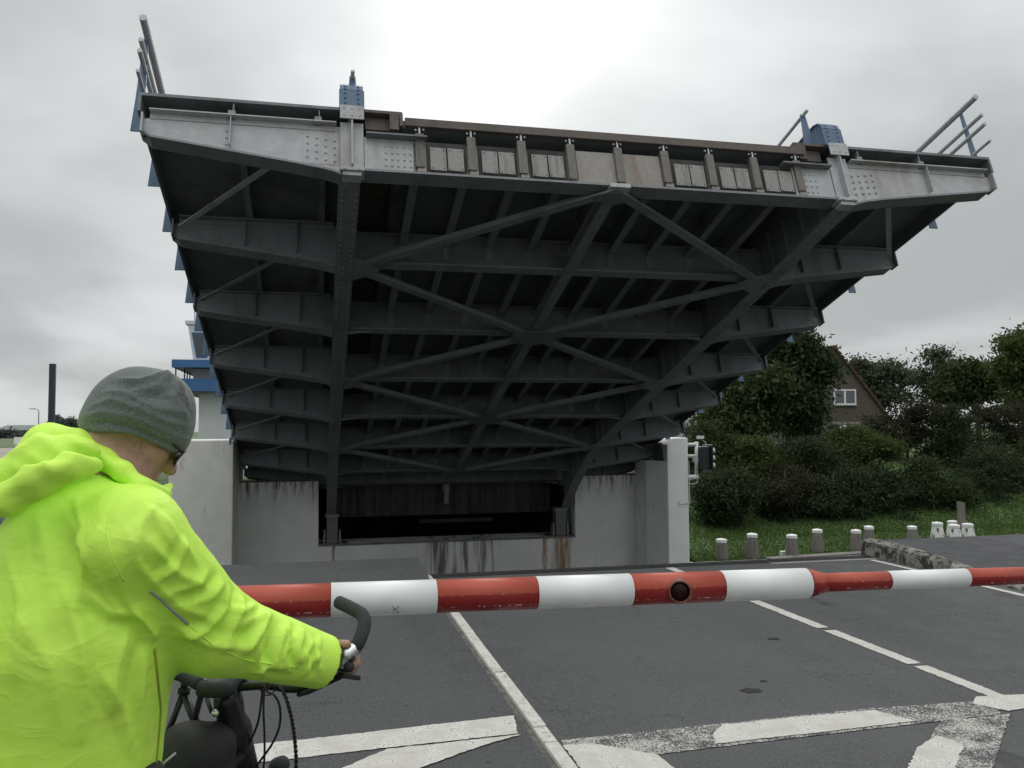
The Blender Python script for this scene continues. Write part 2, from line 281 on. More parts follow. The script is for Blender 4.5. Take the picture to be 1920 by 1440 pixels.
# ------------------------------------------------------------------ setting: ground, road, water
ROAD_END = 9.42
def struct(name, mb, mat, **k): return mb.build(name, mat, None, kind='structure', **k)
struct('near_ground', MB().box(-150, 150, -80, ROAD_END-.02, -3.6, -.03), 'verge')
struct('road', MB().box(1.20, 6.66, -60, ROAD_END, -.6, 0), 'asphalt_road')
def ramp_sheet(x0, x1, h, y0, y1, mat, name):
    mb = MB(); prof = [(-60, -.001), (y0, -.001)]+[(y0+(y1-y0)*t, h*(t*t*(3-2*t)*.5+t*.5)) for t in (.2, .4, .6, .8)]+[(ROAD_END+.10, h)]
    poly = prof+[(ROAD_END+.10, -.6), (-60, -.6)]
    return mb.prism(poly, lambda a, b, t: (t, a, b), x0, x1).build(name, mat, None, kind='structure')
cyc = ramp_sheet(-4.6, 1.085, .18, 7.4, 9.3, 'asphalt_cycle', 'cycle_path')
walk = ramp_sheet(6.86, 10.6, .17, 6.6, 9.1, 'asphalt_walk', 'pavement')
MB().box(1.085, 1.125, -30, ROAD_END-.1, -.3, -.012).build('gutter', 'gutter', cyc)
ys = [9.32, 8.7, 7.65, 6.6, 5.53, 4.48, 4.25, 3.2, 2.15, 1.1, .05, -1]
for i in range(len(ys)-1):                                             # white kerb blocks along the cycle path
    j = rng.uniform(-.004, .004); MB().box(1.125+j, 1.20+j, ys[i+1]+.008, ys[i]-.008, -.2, .012+rng.uniform(-.004, .004)).build('kerb_block', 'kerb_white', cyc, bevel=.006)
# mossy concrete kerb of the raised pavement: long stones that sink into the road
def kh(y): t = min(1, max(0, (y-6.6)/2.5)); return .19*(t*t*(3-2*t)*.5+t*.5)
ky = [9.55, 8.55, 7.55, 6.6]
for i in range(3):
    a, b = ky[i+1]+.006, ky[i]-.006; n = 14; vs = []; fs = []
    for k in range(n+1):
        y = a+(b-a)*k/n; j = rng.normal(0, .006, 4); vs += [(6.66+j[0], y, -.2), (6.70+j[1], y, kh(y)-.02+j[2]), (6.76, y, kh(y)+.012+j[3]), (6.856, y, kh(y)), (6.856, y, -.2)]
    fs = [(k*5+q, k*5+q+1, k*5+q+6, k*5+q+5) for k in range(n) for q in range(4)]+[(0, 4, 3, 2, 1), tuple(n*5+q for q in range(5))]
    MB().add(vs, fs).build('kerb_stone', 'kerb_concrete', walk)
road = bpy.data.objects['road']
for i, (ya, yb) in enumerate(((9.20, 9.27), (9.285, 9.34), (9.355, 9.415))): MB().box(1.21, 6.64, ya, yb, .002, .007+.003*(i % 2)).build('joint_strip', 'joint_rubber', road)
MB().box(5.2, 6.62, 9.10, 9.19, .001, .005).build('edge_strip', 'concrete_plain', road)
def painted(name, poly, mat, z=.004, jit=.0028, step=.025):
    pts = []
    for i in range(len(poly)):
        a, b = np.array(poly[i]), np.array(poly[(i+1) % len(poly)]); n = max(1, int(np.linalg.norm(b-a)/step))
        for k in range(n): pts.append(a+(b-a)*k/n+rng.normal(0, jit, 2)*(k > 0))
    bm = bmesh.new(); vs = [bm.verts.new((p[0], p[1], z)) for p in pts]; es = [bm.edges.new((vs[i], vs[(i+1) % len(vs)])) for i in range(len(vs))]
    bmesh.ops.triangle_fill(bm, use_beauty=True, edges=es)
    for fc in bm.faces:
        if fc.normal.z < 0: fc.normal_flip()
    me = bpy.data.meshes.new(name); bm.to_mesh(me); bm.free(); return link(name, me, mat, road if poly[0][0] > 1.15 else cyc)
def rect(x, w, y0, y1, sl=0.): return [(x-w/2, y0), (x+w/2, y0), (x+w/2+sl, y1), (x-w/2+sl, y1)]
for y0, y1 in ((8.80, 9.16), (6.13, 7.24), (5.06, 6.04), (4.30, 5.0), (2.6, 3.4)): painted('centre_line', rect(3.93, .105, y0, y1), 'line_paint')
for y0, y1 in ((8.2, 9.07), (7.38, 8.12), (6.3, 7.34), (5.2, 6.2), (4., 5.1)): painted('edge_line', rect(6.50, .085, y0, y1), 'line_paint')
# stop line with the arms of the hatching that meet it
painted('stop_line', [(-1.9, 4.56), (-.09, 4.60), (1.07, 4.70), (1.03, 4.42), (.33, 4.385), (-.29, 4.34), (-1.9, 4.30)], 'line_paint')
painted('hatch_arm', [(.02, 4.09), (.34, 4.362), (.60, 4.372), (1.04, 4.40), (.80, 4.285), (.48, 4.09), (.2, 3.8), (-.2, 3.8)], 'line_paint', z=.006)
painted('worn_stop_line', [(1.22, 4.27), (2.05, 4.30), (3.06, 4.33), (3.62, 4.30), (3.85, 4.28), (3.70, 4.07), (3.11, 4.05), (2.0, 4.0), (1.24, 3.96)], 'line_paint_worn')
painted('stop_line', [(2.12, 4.275), (2.6, 4.29), (3.06, 4.285), (3.16, 4.08), (2.6, 4.05), (1.96, 4.03), (2.0, 4.14)], 'line_paint', z=.008)
painted('hatch_arm', [(1.21, 4.20), (1.36, 4.19), (1.62, 3.98), (1.64, 3.80), (1.4, 3.6), (1.21, 3.6)], 'line_paint', z=.006, jit=.004)
painted('stop_line', [(3.68, 4.26), (3.80, 4.36), (4.10, 4.33), (4.9, 4.36), (4.9, 4.14), (3.92, 4.12), (3.78, 4.10)], 'line_paint', z=.006)
painted('worn_hatch_arm', [(3.30, 4.05), (3.75, 4.06), (3.05, 3.42), (2.6, 3.0), (2.2, 3.0), (2.66, 3.50)], 'line_paint_worn', z=.005)
painted('hatch_arm', [(2.9, 3.74), (3.12, 3.86), (3.16, 3.72), (2.88, 3.46), (2.4, 3.0), (2.2, 3.0), (2.66, 3.50)], 'line_paint', z=.009, jit=.004)
for x, y, r in ((2.58, 4.79, .055), (3.37, 5.91, .04), (2.75, 4.95, .02)):
    painted('tar_spot', [(x+r*1.3*math.cos(a)*rng.uniform(.6, 1.2), y+r*math.sin(a)*rng.uniform(.6, 1.2)) for a in np.linspace(0, 6.0, 12)], 'joint_rubber', z=.003, jit=0)
struct('water', MB().add([(-400, 8, -3.1), (400, 8, -3.1), (400, 27, -3.1), (-400, 27, -3.1)], [(0, 1, 2, 3)]), 'water')
# far bank: level land on the left, a low grassy quay that climbs to the houses on the right
def ground_z(x, y):
    sx = min(1, max(0, (x-9.8)/1.6)); hi = -.05
    t = min(1, max(0, (y-30.6+3.2*min(1, max(0, (15.5-x)/3)))/10.5)); lo = -2.62+2.55*(t*t*(3-2*t)) + .07*math.sin(x*.9)*math.sin(y*.7)*(.3+t)
    return hi*(1-sx)+lo*sx
xs = np.concatenate([np.linspace(-700, -40, 12), np.linspace(-35, 8, 16), np.linspace(9, 48, 79), np.linspace(55, 700, 12)]); yy = np.concatenate([[26.15], np.linspace(26.6, 46, 40), np.linspace(50, 140, 12), [250, 450, 900, 2500]])
vs = []
for y in yy:
    for x in xs: vs.append((x, y - (1.6 if x > 11.2 else 0)*(y < 26.3), ground_z(x, y)))
W_ = len(xs); fs = [(j*W_+i, j*W_+i+1, (j+1)*W_+i+1, (j+1)*W_+i) for j in range(len(yy)-1) for i in range(W_-1)]
struct('far_bank', MB().add(vs, fs), 'grass_ground', smooth=True)
struct('far_quay_wall', MB().box(11.10, 300, 24.42, 24.58, -3.6, -2.55).box(-300, -3.95, 26.0, 26.13, -3.6, .02), 'concrete_plain')
struct('field', MB().box(-600, -6, 98, 240, -.05, .05), 'field'); struct('sand_path', MB().box(-600, -6, 52, 96, -.05, .04), 'sand_path')
# ------------------------------------------------------------------ abutment of the bridge with its pit
YA = 25.9; PIT_L, PIT_R, SILL = 0., 7.93, -1.785
ab = thing('bridge_abutment', 'white concrete abutment with a dark pit under the raised bridge leaf', 'abutment', (3.97, YA, -3.5)); q = rel((3.97, YA, -3.5))
def wbox(name, x0, x1, y0, y1, z0, z1, mat, par, o, **k): a, b = rel(o)((x0, y0, z0)), rel(o)((x1, y1, z1)); return MB().box(a[0], b[0], a[1], b[1], a[2], b[2]).build(name, mat, par, **k)
AO = (3.97, YA, -3.5)
wbox('wall', -2.36, PIT_L, YA, YA+1.2, -3.6, .10, 'white_concrete', ab, AO, bevel=.02); wbox('wall', PIT_R, 10.42, YA, YA+1.2, -3.6, .11, 'white_concrete', ab, AO, bevel=.02)
wbox('sill_wall', PIT_L-.001, PIT_R+.001, YA+.004, YA+1.2, -3.6, SILL, 'white_concrete', ab, AO)
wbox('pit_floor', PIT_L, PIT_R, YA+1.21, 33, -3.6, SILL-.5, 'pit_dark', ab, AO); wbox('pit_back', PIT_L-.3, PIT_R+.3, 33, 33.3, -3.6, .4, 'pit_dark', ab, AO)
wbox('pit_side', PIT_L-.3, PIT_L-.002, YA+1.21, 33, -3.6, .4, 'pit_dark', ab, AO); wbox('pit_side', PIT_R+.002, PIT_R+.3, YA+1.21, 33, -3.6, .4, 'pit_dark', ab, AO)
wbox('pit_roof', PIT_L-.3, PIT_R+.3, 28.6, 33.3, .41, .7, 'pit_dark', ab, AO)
wbox('sill_edge', PIT_L, PIT_R, YA-.03, YA+.003, SILL-.04, SILL+.012, 'steel_dark', ab, AO); wbox('pit_beam', 3.2, 5.6, 27.6, 27.75, -1.42, -1.30, 'pit_dark', ab, AO)
for x in (.40, 7.50):                                                  # bearing pedestals on the sill
    b = wbox('bearing_pedestal', x-.16, x+.16, YA+.12, YA+.5, SILL, -.99, 'steel_dark', ab, AO)
    for s in (-1, 1):
        P = lambda u, w, tt: q((u, tt, w)); MB().prism([(x+s*.2, SILL), (x+s*.27, SILL), (x+s*.25, -1.38), (x+s*.2, -1.36)], P, YA+.14, YA+.4).build('rib', 'steel_grey', ab)
    wbox('bearing_cap', x-.2, x+.2, YA+.08, YA+.52, -.988, -.90, 'steel_grey', ab, AO)
    wbox('base_plate', x-.45, x+.45, YA+.06, YA+.6, SILL+.001, SILL+.03, 'steel_rust', ab, AO)
# piers beside the leaf
pr = thing('pier', 'clean white pier carrying the ship signal, at the end of the abutment', 'pier', (10.75, 25, -3.6)); PO = (10.75, 25, -3.6)
PP = lambda u, w, tt: tuple(np.array((u, tt, w))-np.array(PO))
MB().prism([(10.36, -3.6), (11.05, -3.6), (11.05, 1.31), (10.58, 1.30), (10.36, 1.10)], PP, 24.2, 27.4).build('shaft', 'white_plaster', pr, bevel=.03)
MB().prism([(9.96, 24.95), (10.358, 24.215), (10.358, 25.88), (9.96, 25.88)], lambda u_, w_, t_: tuple(np.array((u_, w_, t_))-np.array(PO)), -3.6, .60).build('buttress', 'white_plaster', pr, bevel=.02)
MB().tube([PP(10.72, -.62, 24.17), PP(10.72, -.72, 24.15), PP(10.98, -.70, 24.17), PP(11.0, -.70, 24.17)], .012, 6).build('hook', 'galvanised', pr)
MB().tube([PP(11.06, .6, 24.18), PP(11.06, -.70, 24.18)], .012, 6).build('conduit', 'white_metal', pr)
pl = thing('pier', 'stained off-white pier at the abutment end nearest the control tower', 'pier', (-3.1, 25, -3.6)); LO = (-3.1, 25, -3.6)
wbox('shaft', -3.92, -2.27, 24.2, 27.4, -3.6, 1.36, 'pier_weathered', pl, LO, bevel=.03)
# ------------------------------------------------------------------ raised bridge leaf  (local x across, y = distance from tip - A0, z = height above the bottom flanges)
TH = .3134; A0 = 15.2; S = 2.473; LOtip = np.array([3.998, 10.9406, 4.8956]); Vv = np.array([0, math.cos(TH), -math.sin(TH)]); Nn = np.array([0, math.sin(TH), math.cos(TH)])
leaf = thing('bridge_leaf', 'grey riveted steel bascule bridge leaf raised over the channel, seen from below', 'bridge', LOtip+Vv*A0, (-TH, 0, 0))
def to_leaf(P): d = np.array(P)-(LOtip+Vv*A0); return (d[0], d@Vv, d@Nn)
def lb(name, x0, x1, a0, a1, n0, n1, mat, **k): return MB().box(x0, x1, a0-A0, a1-A0, n0, n1).build(name, mat, k.pop('par', leaf), **k)
AP = lambda x, n, a: (x, a-A0, n)
XS = [-2.71+.70*i for i in range(9)]; XG = 3.63
# decks
lb('road_deck', -2.93, 3.0, .02, 17.2, .80, .92, 'steel_dark'); de = lb('deck_edge', -2.9, 3.05, -.05, .018, .795, .925, 'steel_rust', bevel=.008)
for s in (-1, 1):
    e = 6.24 if s < 0 else 6.40
    lb('footway_deck', *sorted((s*3.645, s*e)), .0, 17.2, 1.0, 1.045, 'steel_dark'); lb('footway_deck', *sorted((s*2.93, s*3.615)), .0, 17.2, 1.002, 1.045, 'steel_rust')
    lb('kerb_plate', *sorted((s*2.925, s*2.97)), -.03, 17.2, .80, 1.0, 'steel_rust'); lb('kerb_plate', *sorted((s*2.98, s*3.1)), -.02, .1, .74, 1.0, 'steel_rust'); lb('kerb_plate', *sorted((s*3.1, s*3.42)), .1, .14, .80, .99, 'steel_rust')
    lb('edge_channel', *sorted((s*(e-.03), s*e+s*.004)), 0., 17.2, .76, .998, 'steel_dark')
    for xx in (5.1, 4.02):
        MB().box(s*xx-.008, s*xx+.008, .02-A0, 15.2-A0, .775, .998).box(s*xx, s*xx+.09, .02-A0, 15.2-A0, .775, .79).build('footway_stringer', 'steel_grey', leaf)
        lb('stringer_cleat', s*xx-.06, s*xx+.03, -.012, .018, .73, .86, 'steel_grey')
    # main girder: web, flanges, haunch towards the bearing and the blue riveted hood above the deck
    def nb(a): t = max(0, (a-11.6)/4.4); return -.87*t**2.1
    As = [0, 2, 4, 6, 8, 10, 11, 11.6, 12.2, 12.8, 13.4, 14., 14.5, 15.0, 15.5, 16.0]
    g = MB(); poly = [(a, nb(a)+.03) for a in As]+[(16.0, 1.0), (0, 1.0)]; g.prism(poly, lambda a, n, t_: (t_, a-A0, n), s*XG-.012, s*XG+.012)
    gi = g.build('main_girder', 'steel_grey', leaf); fl = MB()
    for i in range(len(As)-1): fl.beam(AP(s*XG, nb(As[i])+.012, As[i]), AP(s*XG, nb(As[i+1])+.012, As[i+1]+.004), .28, .035)
    fl.build('bottom_flange', 'steel_grey', gi); rr = MB()
    for a in np.arange(.15, 15.9, .15):
        for u_ in (-.09, .09): rr.dome(AP(s*XG+u_, nb(a)-.006, a), .017, (0, 0, -1), 5, .9)
    rr.build('rivets', 'steel_grey', gi, kind='stuff')
    st_ = MB()
    for k in range(0, 30):
        a = .6+k*.5
        if a < 15: st_.box(s*XG-.1, s*XG+.1, a-.006-A0, a+.006-A0, nb(a)+.05, .76)
    st_.build('web_stiffener', 'steel_grey', gi, kind='stuff')
    prof = [(-.05, 1.0), (-.045, 1.30), (-.02, 1.38), (.04, 1.45), (.14, 1.49), (.35, 1.505), (15.2, 1.505)]
    hd = MB(); 
    for i in range(len(prof)-1): hd.beam(AP(s*3.60, prof[i][1], prof[i][0]), AP(s*3.60, prof[i+1][1], prof[i+1][0]+.003), .30 if i > 0 else .33, .022, up=(0, .3, 1) if i > 1 else (0, 1, .1))
    hood = hd.build('girder_hood', 'steel_blue', leaf); hw = MB(); hw.prism([(a, n-.012) for a, n in prof]+[(15.2, 1.0)], lambda a, n, t_: (t_, a-A0, n), s*3.60-s*.12-.008, s*3.60-s*.12+.008).prism([(a, n-.012) for a, n in prof]+[(15.2, 1.0)], lambda a, n, t_: (t_, a-A0, n), s*3.60+s*.12-.008, s*3.60+s*.12+.008); hw.build('hood_web', 'steel_blue', hood, kind='stuff')
    rv = MB()
    for n in (1.08, 1.16, 1.24, 1.31, 1.37):
        a_ = np.interp(n, [p[1] for p in prof[:4]], [p[0] for p in prof[:4]])
        for xx in (-.085, .085): rv.dome(AP(s*3.60+xx, n, a_-.012), .019, (0, -1, .3 if n > 1.25 else 0))
    rv.build('rivets', 'steel_blue', hood, kind='stuff')
    rl = MB().tube([AP(s*3.58 if s < 0 else 3.30, 1.66, .0), AP(s*3.58 if s < 0 else 3.30, 1.66, 14.5)], .028, 8); rl.build('inner_rail', 'galvanised', leaf, smooth=True)
    for a in [.12+2.4*i for i in range(6)]:
        xx = -3.58 if s < 0 else 3.30; MB().prism([(xx-.09, 1.045), (xx+.09, 1.045), (xx+.05, 1.5), (xx+.04, 1.68), (xx-.04, 1.68), (xx-.05, 1.5)], AP, a, a+.02).build('inner_rail_post', 'steel_blue', leaf)
    # girder nose: pale stiffener, cap plate and shoe
    lb('nose_stiffener', s*3.6-.012, s*3.6+.012, -.10, .0, .10, .80, 'steel_light'); lb('nose_plate', s*3.6-.15, s*3.6+.15, -.008, .012, .06, .80, 'steel_light')
    cpz = lb('cap_plate', s*3.6-.155, s*3.6+.155, -.115, -.10, .79, 1.0, 'steel_light'); sh = lb('shoe', s*3.6-.155, s*3.6+.155, -.06, .16, .03, .085, 'steel_light', bevel=.008); lb('shoe', s*3.6-.12, s*3.6+.12, -.03, .14, -.03, .03, 'steel_light', bevel=.008)
    bo = MB(); [bo.dome(AP(s*3.6+u, .045, -.062), .02, (0, -1, 0)) for u in (-.09, .09)]; [bo.dome(AP(s*3.6+u, n, -.117), .014, (0, -1, 0)) for u in (-.1, 0, .1) for n in (.84, .95)]; bo.build('bolts', 'steel_light', leaf, kind='stuff')
lb('shoe', -.10, .20, -.05, .14, .02, .085, 'steel_light', bevel=.008)
# end beam at the tip
lb('end_beam', -3.58, 3.58, .03, .05, .10, .54, 'end_web'); lb('web_panel', XS[3]+.08, XS[5]-.08, .012, .028, .11, .62, 'end_web'); lb('end_flange', -3.46, 3.46, -.015, .26, .065, .098, 'steel_grey'); lb('end_top_angle', -3.45, 3.45, .06, .12, .55, .62, 'steel_dark')
for s in (-1, 1):
    sp0 = lb('splice_plate', *sorted((s*2.80, s*3.44)), .004, .028, .11, .60, 'steel_light'); lb('ledge_angle', *sorted((s*2.62, s*3.42)), -.11, .003, .585, .61, 'steel_dark'); r = MB()
    for x in (2.84, 2.92, 3.0, 3.08, 3.16): [r.dome(AP(s*x, n, .004), .019, (0, -1, 0), 6, .8) for n in (.17, .27, .37, .47)]
    r.build('rivets', 'steel_light', sp0, kind='stuff')
for i, x in enumerate(XS):                                             # stringer ends with their hangers
    h = lb('hanger', x-.062, x+.055, -.04, .026, .16 if i not in (3, 4) else .12, .69, 'hanger_timber', bevel=.006); lb('hanger_foot', x-.04, x+.075, -.018, .027, .10, .158 if i not in (3, 4) else .118, 'end_web')
    b = MB().box(x-.012, x+.012, -.03-A0, .0-A0, .69, .80); b.dome(AP(x-.05, .755, -.015), .02, (0, -1, 0)); b.dome(AP(x+.055, .765, -.015), .02, (0, -1, 0)); b.build('bolt_set', 'galvanised', leaf)
for i in (0, 1, 2, 5, 6, 7):                                           # pale bolted plates, two in each bay
    m_ = (XS[i]+XS[i+1])/2; lb('bay_shade', XS[i]+.085, XS[i+1]-.07, .0235, .029, .115, .60, 'pit_dark')  # dark sheet that paints the shade in the gaps around the plates
    for s in (-1, 1):
        x = m_+s*.118+.01; sk = rng.uniform(-.008, .008)
        pl_ = MB().hexa([AP(x-.108, .155+sk, -.004), AP(x+.108, .15+sk, -.004), AP(x+.108, .15+sk, .022), AP(x-.108, .155+sk, .022)], [AP(x-.108, .505, -.004), AP(x+.108, .50, -.004), AP(x+.108, .50, .022), AP(x-.108, .505, .022)])
        o = pl_.build('end_plate', 'plate_pale', leaf); bb = MB(); [bb.dome(AP(x+u, n, -.004), .014, (0, -1, 0)) for u, n in ((-.08, .47), (.08, .18), (-.08, .18), (.08, .47))]; bb.build('bolts', 'steel_dark', o, kind='stuff')
def bracket(k, s):
    a = k*S+.03; tip = k == 0; mat = 'steel_light' if tip else 'steel_grey'; e = 6.17 if s < 0 else 6.30  # tip in the lit tone, the rest in the shaded tone of one paint
    m = MB().prism([(s*3.64, .0), (s*3.95, .095), (s*4.3, .155), (s*e, .43), (s*e, .66), (s*(e-.25), .72), (s*3.64, .75)], AP, a, a+.018); br_ = m.build('bracket', mat, leaf)
    f = MB().beam(AP(s*3.64, -.008, a+.1), AP(s*3.95, .082, a+.1), .25, .03).beam(AP(s*3.949, .082, a+.1), AP(s*4.3, .142, a+.1), .25, .03).beam(AP(s*4.299, .142, a+.1), AP(s*(e-.10), .40, a+.1), .25, .03).beam(AP(s*(e-.103), .40, a+.1), AP(s*(e+.02), .50, a+.1), .25, .03); f.build('bracket_flange', 'steel_grey', br_)
    MB().box(*sorted((s*3.8, s*(e-.08))), a-.10-A0, a+.0-A0, .745, .762).box(*sorted((s*3.8, s*(e-.08))), a-.012-A0, a-.001-A0, .67, .745).build('top_angle', mat, br_)
    for xx, lo in ((5.12, .31), (4.35, .22)):
        if tip and xx == 4.35: continue
        MB().box(s*xx-.006, s*xx+.006, a-.09-A0, a-.001-A0, lo, .74).build('stiffener', mat, br_)
    MB().box(*sorted((s*(e-.01), s*(e+.012))), a-.09-A0, a+.11-A0, .42, .70).build('end_cap', mat, br_)
    if tip:
        r = MB(); xs_ = [3.82+.115*i for i in range(4)]
        for x in xs_:
            for n in np.arange(.20, .60, .105): r.dome(AP(s*x, n+(x-3.8)*.13, a-.004), .022, (0, -1, 0), 6, .8)
        for x in np.arange(4.4, e-.1, .14): r.dome(AP(s*x, .705-(max(0, x-5.9)*.1), a-.013), .011, (0, -1, 0))
        for n in (.36, .46, .56): r.dome(AP(s*5.17, n, a-.004), .016, (0, -1, 0))
        if s < 0: MB().box(-4.22, -3.78, -.001+a-.004-A0, a-A0, .15, .62).build('splice_plate', mat, br_)
        r.build('rivets', mat, br_, kind='stuff')
    else:
        r = MB()
        for x in np.arange(3.9, e-.05, .17): n_ = .115+(x-3.64)/(e-3.74)*.32; r.dome(AP(s*x, n_+.03, a-.004), .016, (0, -1, 0), 5)
        r.build('rivets', mat, br_, kind='stuff')
for k in (0, 1, 2, 3, 4, 5, 6, 6.62):
    for s in (-1, 1): bracket(k, s)
    if k:
        a = k*S+.03; cb = MB().box(-3.6, 3.6, a-A0, a+.018-A0, .1, .64).build('cross_beam', 'steel_dark', leaf)  # web toned darker than its flange, shade put into the colour
        MB().box(-3.46, 3.46, a-.09-A0, a+.11-A0, .066, .098).build('beam_flange', 'steel_grey', cb)
        MB().box(-3.5, 3.5, a-.09-A0, a-.001-A0, .60, .615).build('top_angle', 'steel_grey', cb); rr = MB()
        for x in np.arange(-3.3, 3.35, .2):
            for u_ in (-.05, .07): rr.dome(AP(x, .066, a+u_), .016, (0, 0, -1), 5, .9)
        rr.build('rivets', 'steel_grey', cb, kind='stuff')
        for s in (-1, 1): MB().prism([(s*3.6, .06), (s*3.0, .064), (s*3.47, -.005), (s*3.6, -.005)], AP, a, a+.016).build('knee_plate', 'steel_grey', cb)
        for x in XS: MB().box(x-.06, x+.06, a-.012-A0, a-.001-A0, .2, .58).build('stringer_cleat', 'steel_grey', cb)
for i, x in enumerate(XS):
    sg_ = MB().box(x-.006, x+.006, .3-A0, 16.6-A0, .45, .798).build('stringer', 'steel_dark', leaf); MB().box(x-.062, x+.062, .3-A0, 16.6-A0, .435, .449).build('stringer_flange', 'steel_grey', sg_)
MB().box(-.085, .085, .3-A0, 15.-A0, .03, .062).box(-.008, .008, .3-A0, 15.-A0, .062, .3).build('centre_beam', 'steel_grey', leaf)
for k in range(6):                                                     # lateral bracing
    for s in (-1, 1):
        p0, p1 = AP(0, .012, k*S+.05), AP(s*3.5, .012, (k+1)*S+.05)
        if k % 2: p0, p1 = AP(s*3.5, .012, k*S+.05), AP(0, .012, (k+1)*S+.05)
        MB().beam(p0, p1, .14, .03).beam(np.array(p0)+(0, 0, .06), np.array(p1)+(0, 0, .06), .02, .09).build('lateral_brace', 'steel_grey', leaf)
        o_ = 6.05 if s < 0 else 6.15
        MB().beam(AP(s*o_, .56, (k+1)*S-.06), AP(s*4.45, .30, k*S+.12), .085, .012).build('footway_brace', 'steel_light' if k == 0 else 'steel_grey', leaf)
for k in range(0, 7):
    a = k*S+.05
    if k % 2 == 0: MB().prism([((.46 if k else .28)*math.cos(t_), a+(.36 if k else .02)+(.34 if k else .15)*math.sin(t_)-(.36 if k else -.12)) for t_ in np.arange(8)*math.pi/4+math.pi/8], lambda u, w, t_: (u, w-A0, t_), -.012, -.002).build('gusset_plate', 'steel_dark', leaf)
    else:
        for s in (-1, 1): MB().prism([(s*3.49, a-.36), (s*3.25, a-.2), (s*3.08, a), (s*3.25, a+.2), (s*3.49, a+.36)], lambda u, w, t_: (u, w-A0, t_), -.012, -.002).build('gusset_plate', 'steel_grey', leaf)
# railings
RH = [(2.19, .05), (1.83, .033), (1.65, .033), (1.33, .026)]
for s in (-1, 1):
    xr = -6.27 if s < 0 else 6.47
    for n, r in RH: MB().tube([AP(xr, n, -.06), AP(xr, n, 14.9)], r, 10).build('rail', 'galvanised', leaf, smooth=False)
    for j in range(12):
        a = .34+1.2365*j; xo = xr+s*.03; MB().prism([(xo-.085, .70), (xo+.075, .70), (xo+.06, 1.2), (xo+.03, 2.2), (xo-.03, 2.2), (xo-.06, 1.2)], AP, a, a+.016).build('rail_post', 'steel_blue', leaf)
    P = [to_leaf(atX(*p_, 4+s*6.36)) for p_ in (((1224, 836), (1240, 829), (1246, 870), (1229, 884)) if s > 0 else ((431, 822), (437, 820), (441, 880), (433, 893)))]
    m_ = MB().add([(p_[0]-.02, p_[1], p_[2]) for p_ in P]+[(p_[0]+.02, p_[1], p_[2]) for p_ in P], [(0, 1, 2, 3), (7, 6, 5, 4), (0, 4, 5, 1), (1, 5, 6, 2), (2, 6, 7, 3), (3, 7, 4, 0)]); m_.build('guard_plate', 'steel_dark', leaf)
# tail of the leaf inside the pit
tl = MB(); C = [(.5, 26.75), (7.4, 26.75)]
def wl(x0, x1, y0, y1, z0, z1): return [to_leaf(p_) for p_ in [(x0,y0,z0),(x1,y0,z0),(x1,y1,z0),(x0,y1,z0)]], [to_leaf(p_) for p_ in [(x0,y0,z1),(x1,y0,z1),(x1,y1,z1),(x0,y1,z1)]]
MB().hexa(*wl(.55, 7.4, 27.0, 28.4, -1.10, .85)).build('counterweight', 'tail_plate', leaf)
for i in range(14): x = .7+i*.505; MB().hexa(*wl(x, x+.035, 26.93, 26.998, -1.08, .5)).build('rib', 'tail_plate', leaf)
MB().hexa(*wl(3.86, 4.0, 26.6, 26.72, -.72, -.1)).build('latch', 'steel_grey', leaf); MB().hexa(*wl(3.8, 4.05, 26.72, 26.9, -.3, .3)).build('latch', 'steel_dark', leaf)
# ------------------------------------------------------------------ boom barrier
YB = 3.4; bo0 = atY(620, 1125, YB); bo1 = atY(1920, 1079, YB)
def bx(px): return atY(px, 1100, YB)[0]
def bz(x): return bo0[2]+(bo1[2]-bo0[2])*(x-bo0[0])/(bo1[0]-bo0[0])
boom = thing('boom_barrier', 'red and white striped boom barrier lowered across the road', 'barrier', (-3.2, YB, 0)); BO = (-3.2, YB, 0)
slope = math.atan2(bo1[2]-bo0[2], bo1[0]-bo0[0])
def band(x0, x1, r0, r1, mat, name):
    n = 2; xm = (x0+x1)/2; pts = [(x0-xm, 0, 0), (x1-xm, 0, 0)]; m_ = MB().tube(pts, [r0, r1], 40, True); o = m_.build(name, mat, boom, smooth=False)
    me = o.data; 
    for pg in me.polygons: pg.use_smooth = len(pg.vertices) == 4
    o.location = (xm+3.2, 0, bz(xm)); o.rotation_euler = (0, -slope, 0); return o
e_ = [bx(p_) for p_ in (620, 817, 1004, 1180, 1350, 1511)]; R1 = .0650
seq = [e_[0]-.41*i for i in range(7, 0, -1)]+e_
for i in range(len(seq)-1): red = (i % 2 == 0); band(seq[i]+.0005, seq[i+1]-.0005, R1-.0002*i*.0+(.0 if red else .001), R1+(.0 if red else .001), 'boom_red' if red else 'boom_white', 'red_band' if red else 'white_band')
e2 = [bx(p_) for p_ in (1513, 1547, 1664, 1811)]; band(e2[0], e2[1], R1-.001, .0415, 'boom_red', 'taper'); R2 = .0405
se2 = [e2[1], e2[2], e2[3], e2[3]+.36, e2[3]+.72, e2[3]+1.08, e2[3]+1.4]
for i in range(6): red = i % 2 == 0; band(se2[i]+.0005, se2[i+1]-.0005, R2+(0 if red else .001), R2+(0 if red else .001), 'boom_red_thin' if red else 'boom_white', 'red_band' if red else 'white_band')
lc = atY(1275, 1109, YB-.082); q = rel(BO); vd = np.array([-.33, -.94, -.02])
lm = MB().tube([q(lc-vd*.05), q(lc+vd*.012)], [.050, .047], 28, False).tube([q(lc-vd*.02), q(lc+vd*.012)], .041, 28, False).tube([q(lc+vd*.012+.044*(np.array((.94, -.33, 0))*math.cos(a)+np.array((0, 0, 1.))*math.sin(a))) for a in np.linspace(0, 2*math.pi, 33)], .0042, 6, False).build('warning_lamp', 'lamp_rim', boom, smooth=True)
